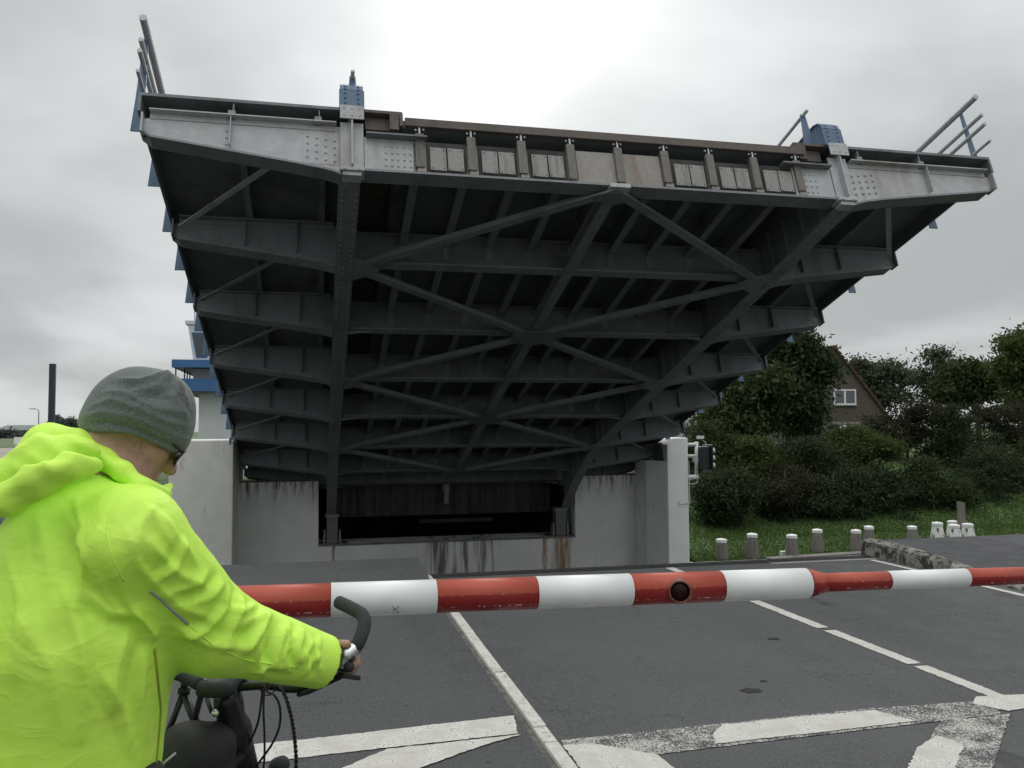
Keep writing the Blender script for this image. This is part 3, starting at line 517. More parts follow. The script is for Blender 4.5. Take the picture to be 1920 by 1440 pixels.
ln = MB(); [ln.add([q(p_) for p_ in []], [])]; rings = [(0., .040), (.006, .034), (.011, .024), (.0135, .010)]
ln.dome(q(lc-vd*.004), .0405, vd, 24, .32); ln.build('lens', 'lamp_lens', lm, smooth=True)
sm = MB()
for pts in (((736, 1138), (741, 1142), (738, 1146), (745, 1140), (748, 1136)), ((746, 1145), (747, 1152))):
    P = []
    for p_ in pts: c0 = atY(*p_, YB-.06); zz = min(.062, max(-.062, c0[2]-bz(c0[0]))); P.append(q((c0[0], YB-math.sqrt(.0662**2-zz*zz), c0[2])))
    sm.tube(P, .0016, 5)
sm.build('scuff_mark', 'scribble', boom)
wbox('cabinet', -3.75, -2.95, 3.1, 3.7, 0, 1.12, 'white_metal', boom, BO, bevel=.03); wbox('base', -3.85, -2.85, 3.0, 3.8, -.02, .06, 'concrete_plain', boom, BO); wbox('cabinet_door', -3.6, -3.1, 3.085, 3.099, .2, .8, 'galvanised', boom, BO, bevel=.005)
# ------------------------------------------------------------------ ship signal on the white pier
u = 1586.22/25.9
sg = thing('ship_signal', 'black three-lamp ship signal on a white pipe frame beside the pier', 'signal light', (11.05, 24.3, .0)); SO = (11.05, 24.3, 0.); q = rel(SO)
def sp_(px, py): return q(atY(px, py, 24.3))
fr = MB().tube([sp_(1306, 828), sp_(1306, 893)], .055, 10).tube([sp_(1286, 896), sp_(1309, 894)], .075, 10).tube([sp_(1287, 834), sp_(1306, 833)], .05, 8).tube([sp_(1288, 855), sp_(1308, 855)], .045, 8); fr.build('pipe_frame', 'white_metal', sg, smooth=True)
for y in (831, 882): MB().box(sp_(1308, y)[0], sp_(1319, y)[0], -.06, .06, sp_(0, y+4)[2], sp_(0, y-3)[2]).build('bracket_arm', 'white_metal', sg)
b0, b1 = sp_(1309, 880), sp_(1326, 837); hb = MB().box(b0[0], b1[0], -.2, .22, b0[2], b1[2]).build('housing', 'black_metal', sg, bevel=.02)
MB().box(b1[0]+.002, b1[0]+.05, -.32, .34, b0[2]-.1, b1[2]+.06).build('backboard', 'black_metal', sg, bevel=.02)
for y in (841, 855, 869):
    c = np.array(sp_(1330, y+5)); vs = []; 
    m_ = MB().tube([(b1[0]+.05, .0, c[2]), (b1[0]+.053, 0, c[2])], .085, 14).build('signal_lens', 'lamp_lens', sg)
    arc = [math.pi*t_/8 for t_ in range(-1, 10)]; V = [(b1[0]+.052+l, .1*math.cos(a)*k_, c[2]+.1*math.sin(a)*k_) for l in (0, .17) for k_ in (1, .93) for a in arc]; n = len(arc)
    F = [(i, i+1, 2*n+i+1, 2*n+i) for i in range(n-1)]+[(n+i, 3*n+i, 3*n+i+1, n+i+1) for i in range(n-1)]+[(2*n+i, 2*n+i+1, 3*n+i+1, 3*n+i) for i in range(n-1)]
    MB().add(V, F).build('visor', 'galvanised', sg)
MB().tube([sp_(1318, 826), sp_(1323, 829), sp_(1325, 845), sp_(1325, 880)], .012, 6).build('cable', 'white_metal', sg); MB().tube([sp_(1308, 899), sp_(1307, 905), sp_(1300, 908), sp_(1291, 906)], .012, 6).build('cable', 'white_metal', sg)
MB().box(*sorted((sp_(1291, 0)[0], sp_(1303, 0)[0])), .1, .3, sp_(0, 888)[2], sp_(0, 874)[2]).build('junction_box', 'lamp_grey', sg)
# ------------------------------------------------------------------ timber mooring posts with white caps along the far quay
def pile(px, base_y, top_y, label, white=False, w=1.0, group=None, Y=None):
    P = atZ(px, base_y, -2.62) if Y is None else atY(px, base_y, Y); T = atY(px, top_y, P[1]); h = T[2]-P[2]; d = math.hypot(P[0], P[1])
    zb = -3.3 if P[1] < 24.4 else ground_z(P[0], P[1])-.15
    o = thing('mooring_post', label, 'post', (P[0], P[1], P[2]), (0, 0, rng.uniform(-.3, .3)), group); r0, r1 = .225*w, .155*w; ch = .115
    vs = []; n = 10
    def ring(r, z, ph): return [(r*(1+.05*math.cos(3*a+ph))*math.cos(a), r*(1+.05*math.cos(3*a+ph))*math.sin(a), z) for a in np.arange(n)*2*math.pi/n]
    ph = rng.uniform(0, 6); lv = [(r0*1.05, zb-P[2]), (r0, .0), (r0*.93, h*.3), (r1*1.08, h*.72), (r1*.98, h-ch)]
    V = sum([ring(r, z, ph) for r, z in lv], []); F = [(i*n+k, i*n+(k+1) % n, (i+1)*n+(k+1) % n, (i+1)*n+k) for i in range(len(lv)-1) for k in range(n)]+[tuple(range((len(lv)-1)*n, len(lv)*n))]
    MB().add(V, F).build('shaft', 'white_pile' if white else 'timber_pile', o, smooth=True)
    V = ring(r1*1.12, h-ch-.01, ph)+ring(r1*1.14, h-.03, ph)+ring(r1*.95, h-.008, ph)+[(0, 0, h+.02)]; F = [(i*n+k, i*n+(k+1) % n, (i+1)*n+(k+1) % n, (i+1)*n+k) for i in range(2) for k in range(n)]+[(2*n+k, 2*n+(k+1) % n, 3*n) for k in range(n)]+[tuple(range(n))[::-1]]
    MB().add(V, F).build('cap', 'white_cap', o, bevel=.006); return o
G1 = 'white-capped mooring posts along the far quay'
pile(1353, 1050, 1010, 'grey timber post with white cap nearest the white pier', group=G1)
pile(1411, 1048, 1000, 'grey timber post with white cap and a plank stub at its side', group=G1)
pile(1486, 1046, 1002, 'grey timber post with white cap beside a small white block', group=G1)
pile(1533, 1034, 992, 'tall split grey timber post with white cap standing at the plank edge', group=G1)
pile(1606, 1032, 993, 'grey timber post with white cap in front of another at the kerb end', group=G1)
pile(1630, 1021, 986, 'grey timber post with white cap half behind another at the kerb end', group=G1)
pile(1711, 1014, 986, 'grey timber post with white cap alone between the kerb end and white posts', group=G1)
G2 = 'white painted mooring posts in a cluster'
pile(1758, 1012, 979, 'white painted flaking post of the cluster, farthest from the wooden stake', True, 1.15, G2); pile(1787, 1006, 976, 'white painted post standing behind another in the cluster', True, 1.1, G2)
pile(1790, 1013, 983, 'white painted post in the middle front of the cluster', True, 1.15, G2); pile(1815, 1012, 981, 'white painted flaking post beside the wooden stake', True, 1.15, G2)
P = atY(1803, 985, 27.6); T = atY(1803, 941, 27.6); w = .125
o = tag(MB().hexa([(-w, -.08, -.9), (w, -.08, -.9), (w, .08, -.9), (-w, .08, -.9)], [(-w, -.08, T[2]-P[2]+.02), (w, -.08, T[2]-P[2]-.03), (w, .08, T[2]-P[2]-.03), (-w, .08, T[2]-P[2]+.02)]).build('wooden_stake', 'timber_pile', bevel=.01), 'square weathered wooden stake behind the white posts', 'post'); o.location = P
P = atZ(1400, 1040, -2.62); o = tag(MB().box(-.06, .06, -.1, .1, -.3, .42).build('plank_stub', 'timber_pile', bevel=.01), 'short grey plank stub leaning beside a mooring post', 'plank'); o.location = P; o.rotation_euler = (0, .06, .2)
P = atZ(1469, 1043, -2.62); o = tag(MB().box(-.10, .10, -.08, .08, -.1, .17).build('white_block', 'white_cap', bevel=.015), 'small white block on the quay beside a mooring post', 'block'); o.location = P
# quay edge planks
qe = thing('quay_edge', 'grey timber edging planks along the foot of the mooring posts', 'planks', (17.5, 25.5, -2.6)); e0, e1 = atZ(1440, 1049, -2.56), atZ(1630, 1037, -2.56)
for i in range(5):
    a, b = e0+(e1-e0)*i/5, e0+(e1-e0)*((i+1)/5-.004); MB().beam(a-np.array((17.5, 25.5, -2.6)), b-np.array((17.5, 25.5, -2.6)), .4, .10).build('plank', 'timber_pile', qe)
# ------------------------------------------------------------------ control tower
TY = 31.; tw = thing('control_tower', 'white bridge control tower with blue balconies and slanted cab window', 'tower', (-3.6, TY, -.1)); TO = (-3.6, TY, -.1); q = rel(TO)
def T_(px, py, Y=TY): return atY(px, py, Y)
x0 = T_(372, 800)[0]; zb = T_(380, 736)[2]; xr = x0+4.2
wbox('shaft', x0, xr, TY, TY+4, -.2, zb, 'tower_white', tw, TO)
xl = T_(338, 724)[0]; z1, z2 = T_(350, 735)[2], T_(350, 712)[2]
MB().box(*(lambda a, b: (a[0], b[0], a[1], b[1], a[2], b[2]))(q((xl, TY-.7, z1)), q((xr+.6, TY-.64, z2)))).box(*(lambda a, b: (a[0], b[0], a[1], b[1], a[2], b[2]))(q((xl, TY-.638, z1)), q((xl+.06, TY+4.6, z2)))).build('lower_fascia', 'tower_blue', tw)
wbox('lower_balcony', xl+.06, xr+.6, TY-.63, TY+4.6, z1-.05, z1+.12, 'steel_dark', tw, TO)
xl2 = T_(330, 690)[0]; z3, z4 = T_(350, 692)[2], T_(350, 678)[2]
MB().box(*(lambda a, b: (a[0], b[0], a[1], b[1], a[2], b[2]))(q((xl2, TY-.9, z3)), q((xr+.6, TY-.84, z4)))).box(*(lambda a, b: (a[0], b[0], a[1], b[1], a[2], b[2]))(q((xl2, TY-.838, z3)), q((xl2+.06, TY+4.6, z4)))).build('upper_fascia', 'tower_blue', tw)
wbox('upper_balcony', xl2+.06, xr+.6, TY-.83, TY+4.6, z3+.02, z3+.16, 'tower_blue', tw, TO)
wbox('storey', T_(362, 700)[0], xr, TY+.02, TY+4, z1+.13, z3+.01, 'tower_white', tw, TO)
for px, dy in ((333, -.8), (346, .4), (351, 1.4), (356, 2.4)): a = T_(px, 705, TY+dy); MB().tube([q((a[0] if dy > 0 else xl2+.12, TY+dy, z2-.02)), q((a[0] if dy > 0 else xl2+.12, TY+dy, z3+.02))], .025, 6).build('balcony_post', 'mast_grey', tw)
# cab leaning outwards, with its window in the slanted side
a0, a1, zt, zl = T_(352, 612), T_(363, 676), T_(360, 608)[2], z4-.02
cabP = [(a0[0], zt), (xr, zt), (xr, zl), (a1[0], zl)]
MB().prism(cabP, lambda u_, w_, t_: q((u_, t_, w_)), TY, TY+3.6).build('cab', 'tower_white', tw)
wpx = [(359, 623), (385, 623), (389, 671), (368, 671)]; cab = tw
W = [T_(*p_, TY-.012) for p_ in wpx]; Wf = MB().add([q(p_) for p_ in W]+[q(p_+np.array((0, .05, 0))) for p_ in W], [(0, 1, 2, 3), (4, 7, 6, 5), (0, 4, 5, 1), (1, 5, 6, 2), (2, 6, 7, 3), (3, 7, 4, 0)]).build('cab_window', 'tower_blue', tw)
cW = sum(W)/4; G = [cW+(p_-cW)*np.array((.78, 1, .88))+np.array((0, -.01, 0)) for p_ in W]; MB().add([q(p_) for p_ in G]+[q(p_+np.array((0, .03, 0))) for p_ in G], [(0, 1, 2, 3), (4, 7, 6, 5), (0, 4, 5, 1), (1, 5, 6, 2), (2, 6, 7, 3), (3, 7, 4, 0)]).build('pane', 'window_glass', Wf)
wbox('roof', a0[0]-.08, xr+.1, TY-.06, TY+3.7, zt, zt+.12, 'tower_white', tw, TO)
for px, t_ in ((365, 584), (375, 582)): a = T_(px, 606, TY+1); MB().tube([q(a), q((a[0], TY+1, T_(px, t_, TY+1)[2]))], .018, 6).build('antenna', 'lamp_grey', tw)
# fence by the tower
fn = thing('railing', 'thin grey railing on the bank beside the control tower', 'railing', (T_(368, 815, 40)[0], 40, -.05)); FO = (T_(368, 815, 40)[0], 40, -.05)
for i in range(6): x = FO[0]-2+i*.75; wbox('railing_post', x-.03, x+.03, 39.97, 40.03, -.1, 1.05, 'lamp_grey', fn, FO)
for z in (.55, 1.0): wbox('railing_bar', FO[0]-2, FO[0]+2, 39.98, 40.02, z-.02, z+.02, 'lamp_grey', fn, FO)
# dark mast, street lamps, sign on the left bank
P0, P1 = atY(94, 860, 27.5), atY(99, 682, 27.5); o = tag(MB().box(-.085, .085, -.06, .06, -.3, P1[2]+.05).box(-.16, .16, -.16, .16, -.3, .03).build('steel_mast', 'mast_grey', bevel=.008), 'plain dark steel mast standing on the far bank beyond the hood', 'mast'); o.location = (P1[0], 27.5, -.05)
def lamp(px, top, arm_px, arm_top, Y, label):
    b, a = atY(px, top, Y), atY(arm_px, arm_top, Y); h = b[2]; o = thing('street_lamp', label, 'street lamp', (b[0], Y, -.05)); dx = a[0]-b[0]
    MB().tube([(0, 0, -.2), (0, 0, h*.5), (0, 0, h-.25), (dx*.12, 0, h), (dx*.4, 0, h+.06)], [.11, .09, .07, .06, .05], 8).build('pole', 'lamp_grey', o, smooth=True)
    MB().hexa([(dx*.4, -.14, h+.0), (dx, -.1, h+.04), (dx, .1, h+.04), (dx*.4, .14, h+.0)], [(dx*.4, -.1, h+.16), (dx, -.06, h+.14), (dx, .06, h+.14), (dx*.4, .1, h+.16)]).build('lamp_head', 'lamp_grey', o)
lamp(73, 767, 55, 764, 130, 'slim street lamp with its arm turned away from the dark mast'); lamp(149, 775, 157, 770, 150, 'slim distant street lamp just behind the grey beanie')
P = atY(38, 822, 60); o = thing('sign_board', 'small white sign board on posts at the field edge', 'sign', (P[0], 60, 0)); MB().box(-.35, .35, -.03, .03, .85, 1.3).build('board', 'frame_white', o)
for x in (-.25, .25): MB().box(x-.04, x+.04, .031, .09, -.1, 1.2).build('leg', 'frame_white', o)
P = atY(60, 797, 260); o = thing('long_shed', 'long low pale shed roof among the distant trees', 'shed', (P[0], 260, 0)); MB().box(-9, 9, 0, 8, -.1, 2.2).build('wall', 'concrete_plain', o); MB().prism([(-10, 2.2), (10, 2.2), (6, 3.6), (-6, 3.6)], lambda a, b, t_: (a, t_, b), -.5, 8.5).build('roof', 'caravan_white', o)
# ------------------------------------------------------------------ house behind the trees
HY = 52.; hs = thing('house', 'brown brick house gable with a white window among the trees', 'house', (atY(1565, 700, HY)[0], HY, -.3)); HO = (atY(1565, 700, HY)[0], HY, -.3); q = rel(HO)
rg, ev = atY(1562, 655, HY), atY(1657, 778, HY); zr, ze = rg[2], ev[2]; hw_ = ev[0]-rg[0]; sl_ = (zr-ze)/hw_; zeL = ze-.3; xe = hw_*1.06
ZL = lambda z: z+.3
MB().prism([(-xe, -.3), (xe, -.3), (xe, ZL(zr)-sl_*xe), (0, ZL(zr)), (-xe, ZL(zr)-sl_*xe)], lambda a, b, t_: (a, t_, b), 0, 9).build('wall', 'brick_brown', hs)
rf = MB()
for s in (-1, 1): rf.hexa([(0, -.15, ZL(zr)+.02), (s*(xe+.35), -.15, ZL(zr)-sl_*(xe+.35)), (s*(xe+.35), 9.2, ZL(zr)-sl_*(xe+.35)), (0, 9.2, ZL(zr)+.02)], [(0, -.15, ZL(zr)+.16), (s*(xe+.4), -.15, ZL(zr)-sl_*(xe+.35)+.12), (s*(xe+.4), 9.2, ZL(zr)-sl_*(xe+.35)+.12), (0, 9.2, ZL(zr)+.16)])
rf = rf.build('roof', 'roof_tile', hs); vt = None
for s in (-1, 1):
    for i in range(19):
        t0 = i/19; x = s*(xe+.35)*(t0+.026); z = ZL(zr)-sl_*abs(x)+.17; me = vt
        if me is None: v_ = MB().box(-.14, .14, -.13, .13, -.03, .05).build('verge_tile', 'roof_tile', rf); vt = v_.data
        else: v_ = link('verge_tile', vt, None, rf)
        v_.location = (x, -.1, z); v_.rotation_euler = (0, s*(math.atan(sl_)-.12), 0)
MB().beam((0, -.2, ZL(zr)+.2), (0, 9.2, ZL(zr)+.2), .3, .14).build('ridge', 'roof_tile', rf)
def win(px0, py0, px1, py1, panes, name='window'):
    a, b = q(atY(px0, py1, HY)), q(atY(px1, py0, HY)); f = MB(); t_ = .10
    f.box(a[0], b[0], -.06, .04, a[2], a[2]+t_).box(a[0], b[0], -.06, .04, b[2]-t_, b[2]).box(a[0], a[0]+t_, -.06, .04, a[2]+t_, b[2]-t_).box(b[0]-t_, b[0], -.06, .04, a[2]+t_, b[2]-t_); w_ = (b[0]-a[0])/panes
    for i in range(1, panes): f.box(a[0]+w_*i-.07, a[0]+w_*i+.07, -.055, .04, a[2]+t_, b[2]-t_)
    fo = f.build(name, 'frame_white', hs); MB().box(a[0]-.05, b[0]+.05, -.14, -.001, a[2]-.08, a[2]-.002).build('sill', 'lintel_grey', fo)
    for i in range(panes): MB().box(a[0]+w_*i+.08, a[0]+w_*(i+1)-.08, -.02, -.012, a[2]+t_, b[2]-t_).build('pane', 'window_glass', fo)
    MB().box(b[0]-w_+.12, b[0]-.12, -.019, -.0195+.004, b[2]-.45, b[2]-t_).build('blind', 'curtain', fo)
win(1563, 730, 1604, 759, 2); win(1575, 797, 1612, 832, 2)
wbox('lintel', q(atY(1560, 790, HY))[0]+HO[0], q(atY(1612, 790, HY))[0]+HO[0], HY-.08, HY-.002, atY(1580, 796, HY)[2], atY(1580, 791, HY)[2], 'lintel_grey', hs, HO)
# garden structures seen between the trees
cv = thing('caravan', 'white caravan with a rounded roof half hidden by the shrubs', 'caravan', (atY(1308, 790, 46)[0], 46, ground_z(18, 46))); zt = atY(1308, 783, 46)[2]-ground_z(18, 46)
MB().prism([(-1.6, .5), (1.6, .5), (1.65, zt-.6), (1.2, zt-.1), (0, zt), (-1.2, zt-.1), (-1.65, zt-.6)], lambda a, b, t_: (a, t_, b), 0, 2.1).build('body', 'caravan_white', cv, bevel=.05); MB().box(-.9, .6, -.02, .0, zt-1.0, zt-.5).build('window', 'window_glass', cv)
for x in (-.3, .3): MB().tube([(x, -.05, .34), (x, .2, .34)], .33, 14).build('wheel', 'black_metal', cv)
pg_ = thing('pergola', 'grey timber pergola posts between the tree trunks and the house', 'pergola', (atY(1470, 810, 44)[0], 44, ground_z(20, 44)-.1)); z0 = ground_z(20, 44)-.1
for px in (1458, 1466, 1474): a = atY(px, 796, 44); MB().box(a[0]-pg_.location[0]-.08, a[0]-pg_.location[0]+.08, -.08, .08, -.2, a[2]-z0).build('pergola_post', 'lintel_grey', pg_)
a, b = atY(1455, 796, 44), atY(1477, 796, 44); MB().box(a[0]-pg_.location[0]-.1, b[0]-pg_.location[0]+.1, -.09, .09, a[2]-z0+.002, a[2]-z0+.16).build('top_rail', 'lintel_grey', pg_)
# ------------------------------------------------------------------ trees and shrubs
def foliage(name, blobs, ncl, nl, size, mat, parent, origin, spread=.32, shell=.55):
    """leaf-sized faces in clumps through the volume of a set of ellipsoids (centre, radii)"""
    vol = np.array([b[1][0]*b[1][1]*b[1][2] for b in blobs]); vol = vol**.8/np.sum(vol**.8); cs = []
    for (c, r), w_ in zip(blobs, vol):
        n = max(3, int(ncl*w_)); d = rng.normal(size=(n, 3)); d /= np.linalg.norm(d, axis=1)[:, None]; rad = shell+(1-shell)*rng.random((n, 1))**.7
        cs.append(np.array(c)+d*rad*np.array(r)*rng.uniform(.86, 1.1, (n, 1)))
    C = np.concatenate(cs); k = rng.integers(nl//2, nl*3//2, len(C)); idx = np.repeat(np.arange(len(C)), k); csz = rng.uniform(.6, 1.35, len(C))*spread
    P = C[idx]+rng.normal(size=(len(idx), 3))*csz[idx][:, None]*np.array((1, 1, .6)); n = len(P)
    u_ = rng.normal(size=(n, 3)); u_ /= np.linalg.norm(u_, axis=1)[:, None]; w_ = rng.normal(size=(n, 3))+np.array((0, 0, .0)); w_ -= u_*np.sum(u_*w_, 1)[:, None]; w_ /= np.linalg.norm(w_, axis=1)[:, None]
    s_ = size*rng.uniform(.45, 1.0, (n, 1))**1.0*np.where(rng.random((n, 1)) < .12, 1.9, 1.25); V = np.stack([P-u_*s_, P-w_*s_*.45, P+u_*s_, P+w_*s_*.45], 1).reshape(-1, 3)-np.array(origin); F = np.arange(4*n).reshape(-1, 4)
    me = np_mesh(name, V, F); return link(name, me, mat, parent), C
def tree(px, top_y, base_z, Y, blobs_px, mat, label, ncl=170, nl=90, size=.14, spread=.4, name='tree', limbs=16, lean=0., group=None, tr=.22, shell=.45):
    """blobs_px: (px, py, rx_px, rz_px) in photo pixels at distance Y, turned into metres there"""
    b = atY(px, 800, Y); d = np.dot(b-EYE, FW); m = d/FPX; o = thing(name, label, 'tree' if 'tree' in name else 'shrub', (b[0], Y, base_z), group=group); org = np.array((b[0], Y, base_z)); bl = []
    for bx_, by_, rx, rz in blobs_px:
        c = atY(bx_, by_, Y+rng.uniform(-.5, .5)); r_ = np.array((rx*m, max(rx, rz)*m*.85, rz*m)); bl.append((c, r_*.90))
        for _ in range(8 if Y < 100 else 1): dv = rng.normal(size=3); dv[2] = abs(dv[2])*.8 if rng.random() < .75 else dv[2]; dv /= np.linalg.norm(dv); bl.append((c+dv*r_*rng.uniform(.7, 1.0), r_*rng.uniform(.2, .45)))
    cr_, C = foliage('crown', bl, ncl, nl, size, mat, o, org, spread, shell)
    mb = MB(); cz = np.mean([c[0][2] for c in bl]); tz = max(c[0][2]+c[1][2]*.5 for c in bl); pts = [np.array((0, 0, -.3)), np.array((lean*.3, 0, (cz-base_z)*.45)), np.array((lean, .1, cz-base_z)), np.array((lean*1.2, 0, tz-base_z))]
    mb.tube(pts, [tr, tr*.8, tr*.5, .03], 8)
    for c in C[rng.choice(len(C), min(limbs, len(C)), False)]:
        e = c-org; t0 = max(.35, min(.9, (e[2]-.8)/(tz-base_z))); s0 = np.array([np.interp(t0*(tz-base_z), [p_[2] for p_ in pts], [p_[i] for p_ in pts]) for i in range(2)]+[t0*(tz-base_z)*.8]); mid = (s0+e)/2+np.array((0, 0, .15)); mb.tube([s0, mid, e], [tr*.35, tr*.2, .015], 6)
    mb.build('trunk', 'bark', o, smooth=True); return o
tree(1478, 620, -.2, 41, [(1494, 665, 38, 40), (1503, 720, 42, 45), (1480, 700, 42, 55), (1505, 780, 42, 42), (1455, 745, 28, 35), (1526, 698, 20, 34), (1470, 645, 22, 20)], 'leaf_dark', 'tall dark broadleaf tree in front of the brick gable', 330, 95, .15, .42, lean=.3, limbs=30, tr=.26)
tree(1408, 690, -.4, 39, [(1400, 735, 42, 34), (1365, 765, 34, 26), (1425, 780, 30, 36), (1352, 790, 28, 18), (1385, 800, 34, 20), (1440, 725, 22, 30)], 'leaf_mid', 'loose green tree with sky gaps between the bridge leaf and dark tree', 190, 80, .14, .42, limbs=26, tr=.2)
tree(1655, 672, 0, 66, [(1650, 700, 34, 24), (1690, 715, 24, 20), (1625, 712, 22, 20), (1660, 745, 46, 24), (1610, 690, 8, 10)], 'leaf_grey', 'open pale green tree just beyond the gable roof edge', 115, 50, .17, .55, limbs=50, tr=.25)
tree(1762, 655, 0, 62, [(1757, 672, 16, 14), (1772, 690, 20, 20), (1735, 712, 24, 20), (1765, 735, 36, 26), (1795, 715, 18, 18)], 'leaf_grey', 'thin tall tree with bare twigs showing above the shrubs', 80, 36, .16, .55, limbs=70, tr=.22)
tree(1835, 680, 0, 58, [(1815, 705, 34, 24), (1850, 720, 36, 30), (1790, 740, 30, 26), (1870, 700, 20, 18)], 'leaf_mid', 'rounded mid green tree behind the reddish shrubs', 190, 75, .18, .5, limbs=24, tr=.25)
tree(1925, 625, 0, 50, [(1905, 655, 26, 20), (1930, 645, 34, 26), (1925, 700, 46, 34), (1890, 690, 14, 18), (1950, 760, 60, 50)], 'leaf_light', 'light green tree rising above all others at the end of the hedge', 170, 75, .16, .45, limbs=30, tr=.28)
SH = [ # px, Y, blobs, material, label
 (1345, 36, [(1330, 830, 34, 34), (1355, 860, 40, 40), (1318, 880, 30, 50)], 'leaf_mid', 'dense mid green shrub right behind the ship signal'),
 (1418, 35, [(1410, 850, 44, 28), (1440, 880, 40, 34), (1395, 890, 40, 36)], 'leaf_light', 'light green shrub below the loose tree'),
 (1355, 32.5, [(1330, 925, 30, 36), (1370, 930, 48, 44), (1350, 962, 34, 24)], 'leaf_dark', 'low dark shrub at the foot of the bank beside the white pier'),
 (1470, 33, [(1450, 930, 36, 34), (1480, 925, 42, 44), (1465, 972, 34, 28)], 'leaf_red', 'low shrub with reddish brown twigs on the grass bank'),
 (1520, 35, [(1500, 850, 42, 26), (1530, 880, 48, 46), (1510, 925, 46, 46)], 'leaf_dark', 'dark shrub under the dark broadleaf tree'),
 (1605, 37, [(1590, 830, 46, 30), (1640, 850, 42, 34), (1570, 860, 40, 34)], 'leaf_light', 'bright green feathery shrub below the house window'),
 (1560, 33, [(1540, 938, 50, 44), (1590, 935, 54, 48), (1565, 978, 50, 24)], 'leaf_dark', 'broad dark low shrub on the bank below the feathery shrub'),
 (1700, 40, [(1690, 795, 55, 36), (1735, 790, 50, 38), (1665, 825, 40, 40), (1715, 850, 56, 50)], 'leaf_red', 'big reddish brown shrub beside the brick gable'),
 (1655, 34, [(1640, 930, 52, 50), (1690, 935, 50, 46), (1660, 978, 54, 22)], 'leaf_dark', 'dark green shrub at the foot of the reddish shrub'),
 (1790, 39, [(1775, 800, 40, 40), (1810, 830, 50, 50), (1790, 870, 60, 50)], 'leaf_dark', 'tall dark green shrub between the two reddish shrubs'),
 (1745, 34, [(1735, 905, 44, 44), (1770, 935, 54, 42), (1740, 972, 50, 24)], 'leaf_mid', 'grey green shrub behind the wooden stake'),
 (1885, 41, [(1875, 790, 50, 34), (1915, 800, 50, 44), (1890, 840, 50, 40)], 'leaf_red', 'reddish brown shrub below the light green tree'),
 (1860, 35, [(1840, 895, 56, 62), (1890, 890, 54, 50), (1855, 962, 60, 30), (1800, 965, 40, 24)], 'leaf_dark', 'wide dark shrub on the bank behind the white posts'),
 (1950, 37, [(1935, 890, 44, 56), (1960, 850, 40, 40), (1920, 955, 40, 26)], 'leaf_mid', 'mid green shrub closing the end of the hedge')]
for px, Y, bl, mat, lab in SH:
    bz_ = ground_z(atY(px, 900, Y)[0], Y); tree(px, 0, bz_-.05, Y, bl, mat, lab, 190, 110, .068, .26, 'shrub', 10, 0, 'shrubs of the hedge on the grassy bank', .09, .5)
# grass on the bank
n = 60000; gx = rng.uniform(11.2, 36, n); gy = 24.9+rng.random(n)**1.3*9.5; P = np.stack([gx, gy, np.array([ground_z(a, b) for a, b in zip(gx, gy)])], 1); hgt = rng.uniform(.025, .075, (n, 1))*(1+1.2*(gy[:, None] > 29.5)*rng.random((n, 1))); an = rng.uniform(0, 6.28, n); sd = np.stack([np.cos(an), np.sin(an), 0*an], 1)*.022; ld = np.concatenate([rng.normal(0, .4, (n, 2)), np.ones((n, 1))], 1)*hgt
V = np.stack([P-sd, P+sd, P+ld], 1).reshape(-1, 3); link('grass', np_mesh('grass', V, np.arange(3*n).reshape(-1, 3)), 'grass_blade', kind='stuff')['label'] = 'short green grass on the sloping bank'
# distant woodland on the left horizon
bl = []
for px in np.arange(-60, 320, 11): c = atY(px, 806, 250); w_ = rng.uniform(9, 17)*250/FPX; hh = rng.uniform(5, 12)*250/FPX; bl.append(((c[0], 250+rng.uniform(-6, 6), .8), (w_, 3, hh)))
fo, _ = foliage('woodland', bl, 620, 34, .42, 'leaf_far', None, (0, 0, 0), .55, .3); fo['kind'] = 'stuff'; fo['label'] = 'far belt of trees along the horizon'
tree(105, 780, 0, 215, [(104, 792, 9, 7), (107, 785, 5, 6), (100, 799, 12, 6)], 'leaf_far', 'distant rounded tree just beyond the dark mast', 40, 40, .4, .5, limbs=5, tr=.2); tree(130, 780, 0, 220, [(130, 794, 16, 8), (138, 797, 14, 7)], 'leaf_far', 'distant broad tree between the dark mast and grey beanie', 45, 40, .4, .5, limbs=5, tr=.2)
